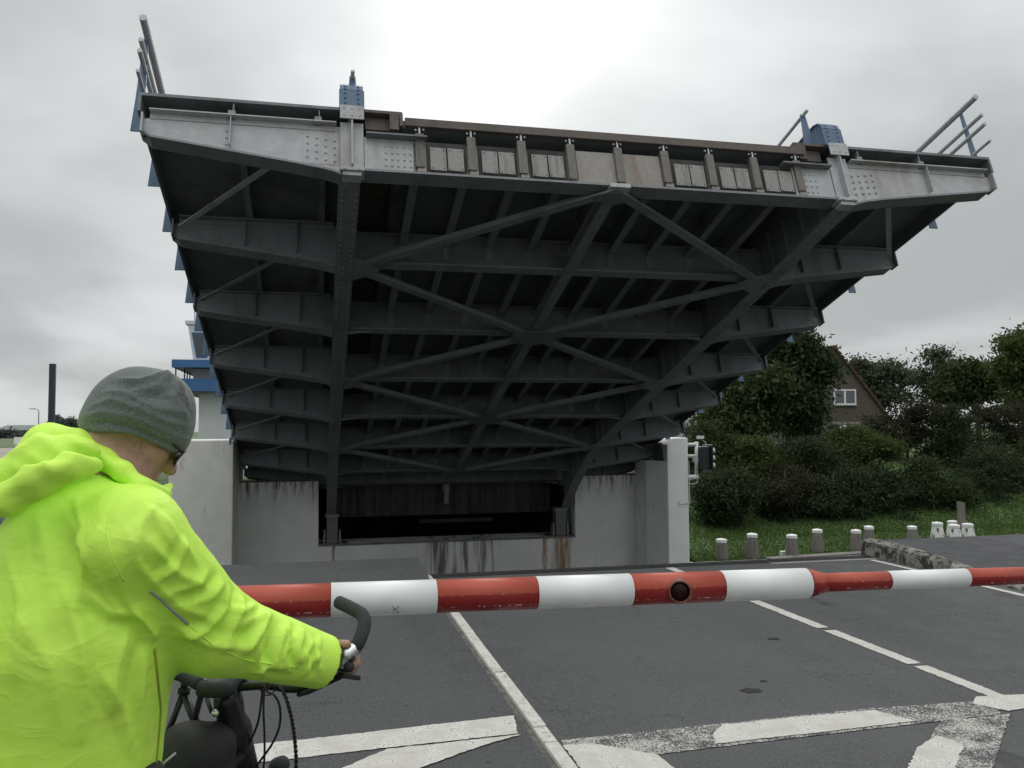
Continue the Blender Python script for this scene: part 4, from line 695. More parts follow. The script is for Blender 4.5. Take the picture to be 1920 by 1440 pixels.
# ------------------------------------------------------------------ signed-distance modelling for the cyclist
def sdf_mesh(fn, lo, hi, h):
    lo, hi = np.array(lo, float), np.array(hi, float); n = np.ceil((hi-lo)/h).astype(int)+1
    g = np.stack(np.meshgrid(*[lo[i]+h*np.arange(n[i]) for i in range(3)], indexing='ij'), -1).astype(np.float32)
    v = fn(g.reshape(-1, 3)).reshape(n); ins = v < 0
    c = np.array([(i, j, k) for i in (0, 1) for j in (0, 1) for k in (0, 1)])
    sl = lambda a, o: a[o[0]:n[0]-1+o[0], o[1]:n[1]-1+o[1], o[2]:n[2]-1+o[2]]
    cnt = np.zeros(n-1, np.float32); acc = np.zeros((*(n-1), 3), np.float32)
    for a in range(8):
        for b in range(a+1, 8):
            if np.abs(c[a]-c[b]).sum() != 1: continue
            va, vb = sl(v, c[a]), sl(v, c[b]); m = (va < 0) != (vb < 0); t_ = np.where(m, va/np.where(va-vb == 0, 1, va-vb), 0)
            p_ = c[a]+t_[..., None]*(c[b]-c[a]); acc += p_*m[..., None]; cnt += m
    act = cnt > 0; idx = -np.ones(n-1, int); idx[act] = np.arange(act.sum()); ijk = np.argwhere(act); V = lo+h*(ijk+acc[act]/cnt[act][:, None]); F = []
    for ax in range(3):
        o1, o2 = [(1, 2), (2, 0), (0, 1)][ax]; e = np.zeros(3, int); e[ax] = 1
        a = ins; s0 = [slice(1, n[i]-1) for i in range(3)]; s0[ax] = slice(0, n[ax]-1); s1 = list(s0); s1[ax] = slice(1, n[ax]); A, B = a[tuple(s0)], a[tuple(s1)]
        q_ = np.argwhere(A != B)
        if len(q_) == 0: continue
        base = q_.copy(); base[:, o1] += 1; base[:, o2] += 1; inside = A[tuple(q_.T)]
        d1 = np.zeros(3, int); d1[o1] = -1; d2 = np.zeros(3, int); d2[o2] = -1
        f = np.stack([idx[tuple((base).T)], idx[tuple((base+d1).T)], idx[tuple((base+d1+d2).T)], idx[tuple((base+d2).T)]], 1)
        f[~inside] = f[~inside][:, ::-1]; F.append(f)
    return V, np.concatenate(F)
def cap(P, a, b, ra, rb, fl=None):
    a, b = np.asarray(a, np.float32), np.asarray(b, np.float32); ab = b-a; t_ = np.clip((P-a)@ab/max(1e-9, ab@ab), 0, 1)[:, None]; d = P-(a+t_*ab)
    if fl is not None: ax, k_ = fl; ax = np.asarray(ax, np.float32); d = d+np.outer(d@ax, ax)*(1/k_-1)      # flatten along an axis
    return np.linalg.norm(d, axis=1)-(ra+t_[:, 0]*(rb-ra))
def ell(P, c, axes, r):
    q_ = (P-np.asarray(c, np.float32))@np.asarray(axes, np.float32).T; r = np.asarray(r, np.float32); k0 = np.linalg.norm(q_/r, axis=1); k1 = np.linalg.norm(q_/(r*r), axis=1)+1e-9; return k0*(k0-1)/k1
def smin(a, b, k): h_ = np.clip(.5+.5*(b-a)/k, 0, 1); return b+(a-b)*h_-k*h_*(1-h_)
def U(k, *ds):
    r = ds[0]
    for d in ds[1:]: r = smin(r, d, k)
    return r
def normals(V, F):
    a = V[F]; fn_ = np.cross(a[:, 2]-a[:, 0], a[:, 3]-a[:, 1]); N_ = np.zeros_like(V)
    for i in range(4): np.add.at(N_, F[:, i], fn_)
    return N_/(np.linalg.norm(N_, axis=1)[:, None]+1e-12)
def relax(V, F, it=2, lam=.5):
    E = np.concatenate([F[:, [0, 1]], F[:, [1, 2]], F[:, [2, 3]], F[:, [3, 0]]]); 
    for _ in range(it):
        S_ = np.zeros_like(V); c = np.zeros(len(V)); np.add.at(S_, E[:, 0], V[E[:, 1]]); np.add.at(c, E[:, 0], 1); np.add.at(S_, E[:, 1], V[E[:, 0]]); np.add.at(c, E[:, 1], 1); V = V+lam*(S_/c[:, None]-V)
    return V
def vnoise(P, seed):
    """smooth value noise"""
    r = np.random.default_rng(seed); T_ = r.random((32, 32, 32)).astype(np.float32)*2-1; i = np.floor(P).astype(int); f = P-i; f = f*f*(3-2*f); out = 0
    for a in (0, 1):
        for b in (0, 1):
            for c in (0, 1): out = out+T_[(i[:, 0]+a) % 32, (i[:, 1]+b) % 32, (i[:, 2]+c) % 32]*np.abs(1-a-f[:, 0])*np.abs(1-b-f[:, 1])*np.abs(1-c-f[:, 2])
    return out
class Caster:
    def __init__(s, V, F): s.t = BVHTree.FromPolygons([tuple(v) for v in V], [tuple(f) for f in F.tolist()])
    def hit(s, px, py):
        r = Vector(ray(px, py)).normalized(); h_ = s.t.ray_cast(Vector(EYE), r); return None if h_[0] is None else np.array(h_[0])
    def near(s, p_): return np.array(s.t.find_nearest(Vector(p_))[0])
def folds(V, N_, caster, lines):
    """ridges and valleys of cloth: each line is (list of photo pixels on the cloth, height, width, skew)"""
    D = np.zeros(len(V))
    for pts, amp, wid, skew in lines:
        pp = []
        for i in range(len(pts)-1):
            for t_ in np.linspace(0, 1, 7)[:-1]: pp.append((pts[i][0]+(pts[i+1][0]-pts[i][0])*t_, pts[i][1]+(pts[i+1][1]-pts[i][1])*t_))
        H_ = [h_ for h_ in (caster.hit(*p_) for p_ in pp+[pts[-1]]) if h_ is not None]
        if len(H_) < 2: continue
        H_ = np.array(H_); best = np.full(len(V), 9.); par = np.zeros(len(V)); sgn = np.zeros(len(V))
        for i in range(len(H_)-1):
            a, b = H_[i], H_[i+1]; ab = b-a
            if np.linalg.norm(ab) > .12: continue
            t_ = np.clip((V-a)@ab/(ab@ab+1e-12), 0, 1); d = V-(a+t_[:, None]*ab); dd = np.linalg.norm(d, axis=1); m = dd < best
            best[m] = dd[m]; par[m] = (i+t_[m])/(len(H_)-1); sd = np.cross(ab/np.linalg.norm(ab), N_); sgn[m] = np.sum(d*sd, 1)[m]
        end = np.clip(np.minimum(par, 1-par)*5, 0, 1)**.7*.85+.15; x = best/wid; D += amp*end*(np.exp(-x*1.5)*(x < 4)-.55*np.exp(-np.sqrt((sgn/wid-skew*1.5)**2+np.maximum(0, best**2-sgn**2)/wid**2)*1.7))
    return D
E1, E2, EZ = RT0, H0, np.array([0, 0, 1.])
def frame(phi, pitch=0.):
    F_ = math.cos(phi)*E1+math.sin(phi)*E2; R_ = math.sin(phi)*E1-math.cos(phi)*E2; f = math.cos(pitch)*F_-math.sin(pitch)*EZ; return f, R_, np.cross(R_, f)
# materials
t = MT('jacket'); n = t.noise(16, 5, .62, t.pos); c = t.mix(t.ramp(t.noise(5, 4, .6, t.pos), .3, .7), (.56, .90, .085), (.62, .94, .11)); t.set('Base Color', c); t.set('Roughness', .62); t.set('Subsurface Weight', 0)
r1 = t.math('POWER', t.math('SUBTRACT', 1., t.math('ABSOLUTE', t.math('MULTIPLY', t.math('SUBTRACT', t.noise(6.5, 3, .5, t.pos, (1, 1, .8), dist=.7), .5), 4.))), 3.)
r2 = t.math('POWER', t.math('SUBTRACT', 1., t.math('ABSOLUTE', t.math('MULTIPLY', t.math('SUBTRACT', t.noise(15, 3, .5, t.pos, (.7, 1, 1.2), dist=.5), .5), 4.))), 3.)
t.bump(t.math('ADD', t.math('ADD', r1, t.math('MULTIPLY', r2, .35)), t.math('MULTIPLY', t.noise(420, 2, .5, t.pos), .05)), .20, .008)
t = MT('beanie_knit'); w_ = t.t.nodes.new('ShaderNodeTexWave'); w_.inputs['Scale'].default_value = 60; w_.inputs['Distortion'].default_value = 3; t.t.links.new(t.pos, w_.inputs[0]); t.set('Base Color', t.mix(t.ramp(t.noise(220, 3, .6, t.pos), .35, .65), (.092, .110, .105), (.14, .162, .156))); t.set('Roughness', .95); t.set('Sheen Weight', .15); t.bump(t.math('ADD', t.noise(260, 3, .7, t.pos), t.math('MULTIPLY', w_.outputs[0], .2)), .35, .003)
t = MT('skin'); c = t.mix(t.ramp(t.noise(30, 5, .65, t.pos), .3, .7), (.30, .165, .115), (.42, .255, .185)); c = t.mix(t.ramp(t.noise(9, 4, .6, t.pos), .45, .7, 0, .5), c, (.36, .16, .12)); c = t.mix(t.ramp(t.noise(420, 2, .5, t.pos), .60, .68, 0, .35), c, (.12, .08, .06)); t.set('Base Color', c); t.set('Roughness', .5); t.set('Subsurface Weight', .12); t.set('Subsurface Radius', (.01, .004, .002)); t.bump(t.math('ADD', t.noise(300, 3, .6, t.pos), t.math('MULTIPLY', t.noise(45, 4, .6, t.pos), 1.5)), .3, .002)
plain('lining', (.22, .22, .21), .8); plain('reflective', (.36, .36, .40), .35, .3); plain('trousers', (.022, .024, .03), .85, 0, .3, 12, .4); plain('shoe', (.05, .05, .055), .6); plain('rubber_black', (.017, .018, .018), .75, 0, .3, 30, .3); plain('foam_grip', (.026, .03, .03), .85, 0, .2, 60, .5)
plain('frame_black', (.012, .014, .013), .35, 0, .2); plain('alloy', (.62, .63, .64), .28, .85, .1); plain('plastic_grey', (.40, .41, .42), .4); plain('bag_black', (.016, .018, .016), .7, 0, .4, 14, .5); plain('hair', (.05, .035, .025), .9); plain('lens_brown', (.10, .035, .012), .15); plain('zip', (.30, .38, .02), .6); plain('spoke', (.5, .5, .5), .35, .8)
MF, MR, MU = frame(math.radians(22))
BASE = atD(128, 1440, 1.62); BASE = np.array([BASE[0], BASE[1], 0.])
man = thing('person', 'person in a neon yellow rain jacket and grey beanie bent over a bicycle', 'person', BASE); q = rel(BASE)
C7 = atD(185, 872, 1.70); SR = atD(248, 1012, 1.555); SLf = C7-MR*.17-EZ*.10; ELR = atD(404, 1184, 1.69); WR = atD(603, 1240, 1.845)
hipc = atD(96, 1440, 1.62); hipc[2] = .80; chest = atD(140, 1050, 1.64); LG = atD(250, 1250, 2.17); ELL = (SLf+LG)/2-EZ*.08-MR*.05
# jacket
def jk(P):
    fl = (MF, .90); tor = U(.05, cap(P, hipc, chest-EZ*.12, .205, .205, fl), cap(P, chest-EZ*.14, chest+EZ*.0, .205, .155, fl))
    sh = U(.06, cap(P, SR-MR*.03+EZ*.02, C7-EZ*.10-MF*.03, .07, .058), cap(P, SLf-EZ*.02, C7-EZ*.10-MF*.03, .08, .058)); d = U(.07, tor, sh)
    ad = (WR-ELR)/np.linalg.norm(WR-ELR); ax_ = (P-np.asarray(WR-ad*.0, np.float32))@np.asarray(ad, np.float32); arm = U(.03, cap(P, SR, ELR, .092, .082), cap(P, ELR, WR+ad*.09, .080, .050)); arm = np.maximum(np.maximum(arm, ax_-.012), -np.maximum(cap(P, WR-ad*.06, WR+ad*.2, .047, .047), -(ax_+.05))); al = U(.03, cap(P, SLf, ELL, .09, .075), cap(P, ELL, LG-(LG-ELL)*.12, .075, .055))
    # armpit kept as a crease, sleeve ends kept open-looking
    return U(.045, d, arm, al)
V, F = sdf_mesh(jk, np.minimum.reduce([hipc, WR, LG, SLf, C7])-.30, np.maximum.reduce([hipc, WR, LG, C7])+.2, .0058)
keep = (V[:, 2] > .79); V[:, 2] = np.maximum(V[:, 2], .76); V = relax(V, F, 2); Nv = normals(V, F); cs = Caster(V, F)
FL = [ # sleeve
 ([(300, 960), (330, 1010), (365, 1060)], .007, .022, 1), ([(275, 1010), (330, 1075), (400, 1110)], .009, .026, 1), ([(235, 985), (262, 1060), (330, 1130), (400, 1165)], .008, .03, -1),
 ([(455, 1120), (440, 1160), (420, 1215)], .010, .022, 1), ([(505, 1150), (480, 1190), (455, 1225)], .013, .02, 1), ([(500, 1148), (470, 1165), (440, 1175)], .008, .016, -1),
 ([(565, 1180), (555, 1215), (560, 1245)], .011, .018, 1), ([(590, 1200), (570, 1225), (575, 1262)], .008, .016, -1), ([(535, 1175), (520, 1215), (510, 1250)], .008, .018, 1),
 ([(420, 1090), (395, 1120), (350, 1130)], .008, .02, 1), ([(390, 1070), (360, 1100), (310, 1110)], .006, .02, -1), ([(470, 1260), (500, 1245), (540, 1250)], .007, .018, 1), ([(330, 1170), (390, 1205), (460, 1215)], .008, .022, -1), ([(560, 1275), (585, 1240), (600, 1225)], .006, .015, 1),
 # armpit and back
 ([(205, 1005), (215, 1060), (240, 1120), (285, 1190)], .010, .035, -1), ([(250, 1130), (275, 1170), (292, 1200)], .012, .022, 1), ([(190, 985), (165, 1060), (140, 1150)], .010, .035, 1),
 ([(120, 950), (170, 1040), (200, 1110), (235, 1170)], .009, .03, 1), ([(80, 1000), (60, 1100), (50, 1220)], .006, .03, 1), ([(240, 1180), (215, 1260), (205, 1350)], .008, .026, -1), ([(270, 1220), (262, 1300), (270, 1400)], .008, .02, 1),
 ([(40, 1150), (100, 1260), (120, 1400)], .006, .04, -1), ([(150, 1160), (160, 1280), (150, 1400)], .006, .03, 1), ([(225, 925), (205, 965), (199, 1005), (210, 1045)], -.006, .012, 0),
 ([(10, 1030), (40, 1130), (30, 1280)], .006, .03, 1), ([(140, 930), (160, 990), (150, 1050)], .006, .016, 1), ([(110, 1080), (150, 1200), (165, 1330)], .007, .02, -1), ([(70, 960), (95, 1060), (100, 1180)], .006, .02, 1), ([(160, 1110), (205, 1150), (250, 1150)], .007, .015, 1),
 ([(345, 1010), (330, 1060), (290, 1090)], .006, .016, 1), ([(430, 1100), (425, 1140), (390, 1180), (340, 1190)], .007, .018, 1), ([(480, 1135), (450, 1150), (430, 1140)], .006, .012, 1), ([(540, 1165), (545, 1195), (530, 1230), (545, 1262)], .007, .013, -1), ([(500, 1270), (480, 1235), (490, 1200)], .007, .014, 1), ([(600, 1195), (592, 1230), (600, 1262)], .006, .012, 1), ([(290, 950), (265, 985), (255, 1030)], .006, .018, 1), ([(180, 1250), (230, 1330), (250, 1420)], .007, .022, 1), ([(270, 940), (300, 990), (330, 1040)], .006, .02, -1)]
D = folds(V, Nv, cs, [(a, b*(1.75 if a[0][0] > 300 or a[-1][0] > 330 else 1.25), c*.75, d) for a, b, c, d in FL])
ax = (ELR-SR)/np.linalg.norm(ELR-SR); S1 = np.stack([V@ax*9, V@MU*16, V@np.cross(ax, MU)*9], 1); S2 = np.stack([V@E1*11, V@E2*11, V[:, 2]*6], 1)
D += .0007*(1-np.abs(vnoise(S1*np.array((1., 1.3, 1.))+vnoise(S2, 3)[:, None]*.9, 4))*2) + .0005*(1-2*np.abs(vnoise(S2*2.3+vnoise(S2*.7, 9)[:, None], 5)))
V2 = V+Nv*D[:, None]; V2 = relax(V2, F, 1, .25)
me = np_mesh('jacket', V2-BASE, F); jacket = link('jacket', me, 'jacket', man, True); cj = Caster(V2, F); jacket['label'] = 'neon yellow rain jacket with a loose hood'
def on_cloth(px, off=.002, cst=None): return [(cst or cj).hit(*p_)+(-ray(*p_)/np.linalg.norm(ray(*p_)))*off for p_ in px if (cst or cj).hit(*p_) is not None]
def ribbon(px, w, name, mat, par, off=.002):
    m_ = MB(); pts = []
    for i in range(len(px)-1):
        for t_ in np.linspace(0, 1, 9)[:-1 if i < len(px)-2 else None]: pts.append((px[i][0]+(px[i+1][0]-px[i][0])*t_, px[i][1]+(px[i+1][1]-px[i][1])*t_))
    P = on_cloth(pts, off)
    if len(P) > 2: P = [P[0]]+[(P[i-1]+P[i]+P[i+1])/3 for i in range(1, len(P)-1)]+[P[-1]]; m_.tube([q(p_) for p_ in P], w, 6); return m_.build(name, mat, par, True)
ribbon([(281, 1108), (300, 1122), (325, 1146), (352, 1170)], .003, 'reflective_strip', 'reflective', jacket, .0)
ribbon([(225, 926), (206, 965), (200, 1003), (211, 1045), (232, 1090)], .0016, 'seam', 'jacket', jacket, -.0005); ribbon([(352, 1170), (400, 1210), (460, 1238), (560, 1252)], .0014, 'seam', 'jacket', jacket, -.0004)
ribbon([(289, 1215), (294, 1262), (301, 1330), (296, 1390), (291, 1438)], .003, 'zip', 'zip', jacket, .0)
# hood lying behind the neck, and the collar
def onb(px, py, off, dflt):
    h_ = cj.hit(px, py); r_ = ray(px, py)
    if h_ is None or (h_-EYE)@FW > dflt+.1: h_ = EYE+r_*dflt
    return h_-r_/np.linalg.norm(r_)*off
LE = [onb(-45, 950, .012, 1.47), onb(10, 935, .016, 1.47), onb(70, 908, .018, 1.48), onb(128, 878, .016, 1.50), onb(178, 872, .008, 1.53)]
MI = [onb(-45, 918, .0, 1.55), onb(20, 905, .0, 1.55), onb(80, 866, -.01, 1.56), onb(140, 852, -.02, 1.58)]
TO = [atD(-40, 912, 1.62), atD(22, 902, 1.62), atD(92, 836, 1.66), atD(150, 842, 1.68), atD(195, 858, 1.68)]
def hdf(P):
    d = None
    for L_, r_ in ((LE, (.022, .024, .024, .021, .012)), (MI, (.034, .036, .044, .036)), (TO, (.030, .030, .040, .032, .024))):
        for k in range(len(L_)-1): c_ = cap(P, L_[k], L_[k+1], r_[k], r_[k+1]); d = c_ if d is None else smin(d, c_, .022)
    d = U(.02, d, cap(P, atD(95, 838, 1.70), atD(175, 838, 1.78), .042, .028), cap(P, atD(195, 858, 1.68), atD(228, 886, 1.635), .022, .018))
    return U(.014, d, cap(P, atD(228, 886, 1.635), atD(266, 914, 1.63), .017, .016), cap(P, atD(266, 914, 1.63), atD(312, 926, 1.68), .016, .011), cap(P, atD(175, 838, 1.80), atD(215, 850, 1.86), .026, .02))
V, F = sdf_mesh(hdf, atD(20, 880, 1.66)-.33, atD(170, 860, 1.70)+.34, .006); Nv = normals(V, F); cs = Caster(V, F)
D = folds(V, Nv, cs, [([(60, 815), (110, 850), (180, 868)], .009, .016, 1), ([(20, 880), (80, 885), (140, 868)], .010, .014, -1), ([(130, 815), (160, 838), (215, 868)], .006, .012, 1), ([(5, 905), (60, 893), (110, 868)], .006, .012, 1), ([(0, 920), (60, 905), (120, 880)], .008, .016, 1), ([(95, 805), (150, 840), (200, 862)], .007, .014, 1), ([(50, 850), (85, 870), (100, 895)], .006, .014, 1), ([(10, 860), (50, 835), (90, 812)], .006, .018, -1)])
D += .004*(1-2*np.abs(vnoise(np.stack([V@E1*10, V@E2*10, V[:, 2]*18], 1), 8))); V = relax(V+Nv*D[:, None], F, 1, .4)
hood_ = link('hood', np_mesh('hood', V-BASE, F), 'jacket', jacket, True)
def hitm(px, off): return [p_ for p_ in on_cloth(px, off, ch_)]
ch_ = Caster(V, F)
MB().tube([q(atD(x, y, d)) for x, y, d in ((160, 818, 1.80), (190, 826, 1.76), (222, 850, 1.72), (245, 874, 1.69), (258, 896, 1.67), (272, 908, 1.68))], .006, 8).build('collar_lining', 'lining', jacket, True)
MB().hexa([q(atD(x, y, d)) for x, y, d in ((298, 912, 1.66), (322, 905, 1.69), (325, 914, 1.69), (308, 935, 1.655))], [q(atD(x, y, d)) for x, y, d in ((298, 912, 1.67), (322, 905, 1.697), (325, 914, 1.697), (308, 935, 1.665))]).build('collar_flap', 'jacket', jacket, bevel=.002)
# head and neck
hf, hr, hu = frame(math.radians(32), math.radians(36)); HC = atD(252, 802, 1.75); A = np.stack([hf, hr, hu])
def hp(f, r, u_): return HC+hf*f+hr*r+hu*u_
def head(P):
    d = U(.03, ell(P, hp(-.005, 0, .025), A, (.098, .076, .090)), ell(P, hp(.035, 0, -.045), A, (.062, .056, .078)), cap(P, hp(.045, 0, -.10), hp(.060, 0, -.105), .030, .024))
    d = U(.012, d, cap(P, hp(.086, 0, .005), hp(.110, 0, -.030), .010, .013), cap(P, hp(.082, -.03, .025), hp(.082, .03, .025), .012, .012))        # nose, brow
    d = U(.008, d, cap(P, hp(.088, -.016, -.066), hp(.088, .016, -.066), .008, .008), cap(P, hp(.084, -.012, -.080), hp(.084, .012, -.080), .008, .008))  # lips
    for s in (-1, 1):
        d = smin(d, ell(P, hp(.055, s*.042, -.022), A, (.028, .020, .022)), .02); d = smin(d, ell(P, hp(-.012, s*.070, .010), np.stack([hf*.94+hr*s*.34, hr*.94-hf*s*.34, hu]), (.016, .007, .027)), .006)
        d = np.maximum(d, -ell(P, hp(.096, s*.032, .004), A, (.014, .016, .010))); d = smin(d, ell(P, hp(.080, s*.031, .004), A, (.012, .012, .011)), .003)
    return U(.02, d, cap(P, hp(-.025, 0, -.062), C7+MF*.04-EZ*.03, .053, .064))
Vh, Fh = sdf_mesh(head, np.minimum(HC, C7)-.2, np.maximum(HC, C7)+.19, .0045)
# hands: palm and five bent fingers closed on the bar
def hand_fn(o, g, out, thumb, back, k=1.):
    """o palm centre, g along the bar towards the thumb side, out = direction fingers travel over the bar, back = away from the bar"""
    def fn(P):
        d = U(.014, cap(P, o-g*.028+back*.004, o+g*.026+back*.004, .019, .019), cap(P, o-out*.035-g*.015, o-out*.035+g*.018, .019, .018), cap(P, o-out*.035, o-out*.095, .026, .029))
        for i in range(4):
            b = o+g*(.030-.0205*i)+out*.022+back*.008; L_ = (.95, 1.05, 1.0, .82)[i]; r = (.0092, .0095, .009, .008)[i]
            p1 = b+out*.034*L_-back*.004; p2 = p1-back*.030*L_+out*.006; p3 = p2-back*.012*L_-out*.022*L_; d = smin(d, np.minimum(np.minimum(cap(P, b-out*.01, p1, r*1.1, r), cap(P, p1, p2, r, r*.95)), cap(P, p2, p3, r*.95, r*.82)), .004)
        t0 = o+g*.030-out*.022; t1 = t0+g*.028+thumb*.012; t2 = t1+g*.026+out*.014-back*.006; return smin(d, np.minimum(cap(P, t0, t1, .0135, .0115), cap(P, t1, t2, .0112, .009)), .01)
    return fn
G0, G1 = atD(575, 1288, 1.97), atD(652, 1234, 1.86); bar = (G1-G0)/np.linalg.norm(G1-G0)
hc0 = atD(612, 1244, 1.885); arm_d = (hc0-ELR); arm_d -= bar*(arm_d@bar); out_ = arm_d/np.linalg.norm(arm_d); bk = np.cross(bar, out_); bk = bk if bk[2] > 0 else -bk
Vr, Fr = sdf_mesh(hand_fn(hc0+bk*.020, bar, out_, out_, bk), hc0-.14, hc0+.14, .003)
LB0, LB1 = atD(232, 1252, 2.20), atD(300, 1252, 2.17); barl = (LB0-LB1)/np.linalg.norm(LB0-LB1); al_ = LG-ELL; al_ -= barl*(al_@barl); outl = al_/np.linalg.norm(al_); bkl = np.cross(outl, barl); bkl = bkl if bkl[2] > 0 else -bkl
lgc = (LB0*.6+LB1*.4); Vl, Fl = sdf_mesh(hand_fn(lgc+bkl*.020, -barl, outl, outl, bkl), lgc-.14, lgc+.14, .0035)
# hidden rest of the body, so that the figure is whole under the clothes
BF, BR, BU = frame(math.radians(72)); GRND = BASE*1.; kn = [GRND+BR*s*.17+BF*.05+EZ*.50 for s in (-1, 1)]; ft = [GRND+BR*s*.19-BF*.03+EZ*.09 for s in (-1, 1)]; hj = [GRND+BR*s*.09+EZ*.90 for s in (-1, 1)]
def rest(P):
    d = U(.05, cap(P, hipc+EZ*.1, chest, .12, .13, (MF, .75)), cap(P, SR, ELR, .045, .04), cap(P, ELR, WR, .04, .03), cap(P, SLf, ELL, .045, .04), cap(P, ELL, LG-(LG-ELL)*.15, .04, .03), cap(P, C7-EZ*.03, chest, .06, .1))
    for h_, k_, f_ in zip(hj, kn, ft): d = U(.04, d, cap(P, h_, k_, .075, .05), cap(P, k_, f_, .05, .035), cap(P, f_-EZ*.04, f_+BF*.13-EZ*.05, .03, .025))
    return d
Vb, Fb = sdf_mesh(rest, np.minimum.reduce([GRND-.35, SLf-.2]), np.maximum.reduce([GRND+.3, WR+.1, LG+.1, C7+.1]), .016)
VV = np.concatenate([Vh, Vr, Vl, Vb]); off = np.cumsum([0, len(Vh), len(Vr), len(Vl)]); FF = np.concatenate([f+o_ for f, o_ in zip((Fh, Fr, Fl, Fb), off)])
link('body', np_mesh('body', VV-BASE, FF), 'skin', man, True)
# beanie
bd = (atD(350, 842, 1.79)-atD(160, 798, 1.72)); bd /= np.linalg.norm(bd); bu = np.cross(bd, FW); bu = -bu if bu[2] < 0 else bu; bu /= np.linalg.norm(bu); bs = np.cross(bd, bu); AB = np.stack([bd, bu, bs]); BC = atD(260, 790, 1.755)
def bp(a, b, c=0): return BC+bd*a+bu*b+bs*c
def bean(P):
    d = U(.04, ell(P, bp(-.003, -.020), AB, (.106, .082, .088)), ell(P, bp(.036, .050), AB, (.060, .058, .070)), ell(P, bp(-.010, .046), AB, (.062, .058, .074))); l_ = (P-np.asarray(BC, np.float32))@AB.T
    d = smin(d, ell(P, hp(-.003, 0, .025), A, (.1045, .083, .0965)), .025); rim = -.040-.03*l_[:, 0]+.10*np.clip(l_[:, 0]-.09, 0, 1)+.024*np.cos(np.clip(l_[:, 0]/.11, -1, 1)*1.5708)**2; inner = np.maximum(ell(P, hp(-.005, 0, .025), A, (.0975, .0755, .0895)), l_[:, 1]-.02)
    return np.maximum(d, rim-l_[:, 1])
V, F = sdf_mesh(bean, BC-.17, BC+.17, .0045); V = relax(V, F, 2, .5); Nv = normals(V, F); cs = Caster(V, F)
BL = [([(158, 782), (200, 772), (250, 782), (300, 805), (352, 825)], .006, .012, 1), ([(165, 765), (210, 750), (260, 765), (310, 790), (356, 800)], .0045, .014, 1), ([(190, 735), (230, 735), (290, 765), (352, 775)], .004, .014, -1), ([(220, 712), (262, 716), (310, 702), (322, 696)], .006, .013, 1), ([(318, 700), (300, 722), (270, 730), (240, 735)], .006, .013, -1), ([(325, 704), (342, 735), (354, 770)], .005, .012, 1), ([(335, 715), (330, 745), (350, 790)], .004, .011, -1), ([(170, 786), (205, 784), (255, 796), (300, 818), (340, 834)], .0025, .006, 1)]
D = 1.9*folds(V, Nv, cs, BL)+.0012*vnoise(V*26, 12); V = V+Nv*D[:, None]; bn = link('beanie', np_mesh('beanie', V-BASE, F), 'beanie_knit', man, True)
# glasses
gl = MB()
for s in (-1, 1): gl.tube([q(hp(.100, s*.058, .008)), q(hp(.045, s*.074, .012)), q(hp(-.01, s*.079, .012))], .0022, 6)
gl.tube([q(hp(.108, -.014, .006)), q(hp(.110, 0, .010)), q(hp(.108, .014, .006))], .002, 6)
for s in (-1, 1): gl.tube([q(hp(.107-.012*abs(math.cos(a)+s*.3)*.5, s*.036+.024*math.cos(a), -.004+.019*math.sin(a))) for a in np.linspace(0, 2*math.pi, 17)], .002, 6, False)
gg = gl.build('glasses', 'frame_black', man, True)
for s in (-1, 1): MB().add([q(hp(.104-.012*abs(math.cos(a)+s*.3)*.4, s*.036+.023*math.cos(a), -.004+.018*math.sin(a))) for a in np.linspace(0, 2*math.pi, 17)[:-1]], [tuple(range(16))]).build('lens', 'lens_brown', gg)
# stubble and hair below the cap edge
hs_ = MB(); ch = Caster(Vh, Fh)
for i in range(160):
    f_, u_ = rng.uniform(-.085, .04), rng.uniform(-.055, -.01); p_ = ch.near(hp(f_, .075, u_)); d_ = (p_-HC); d_ /= np.linalg.norm(d_)
    if u_ > -.028-.25*(f_+.02): hs_.tube([q(p_-d_*.002), q(p_+d_*.0012-hu*.006-hf*.002)], [.0003, .0001], 3, False)
hs_.build('hair', 'hair', man, kind='stuff')
# trousers and shoes
def tro(P):
    d = cap(P, hj[0], hj[1], .115, .115)
    for h_, k_, f_ in zip(hj, kn, ft): d = U(.04, d, cap(P, h_-EZ*.02, k_, .098, .072), cap(P, k_, f_+EZ*.0, .07, .062))
    return d
V, F = sdf_mesh(tro, GRND-.4, GRND+np.array((.4, .4, 1.1)), .014); Nv = normals(V, F); V = V+Nv*(.006*vnoise(V*np.array((9, 9, 14)), 21))[:, None]; link('trousers', np_mesh('trousers', V-BASE, F), 'trousers', man, True)
for f_ in ft:
    V, F = sdf_mesh(lambda P: np.maximum(U(.03, cap(P, f_-EZ*.02-BF*.02, f_-EZ*.045+BF*.04, .055, .047), cap(P, f_-EZ*.045+BF*.04, f_-EZ*.05+BF*.155, .046, .037)), -(P[:, 2]-.002)), f_-.25, f_+.25, .009); V[:, 2] = np.maximum(V[:, 2], .0); link('shoe', np_mesh('shoe', V-BASE, F), 'shoe', man, True)
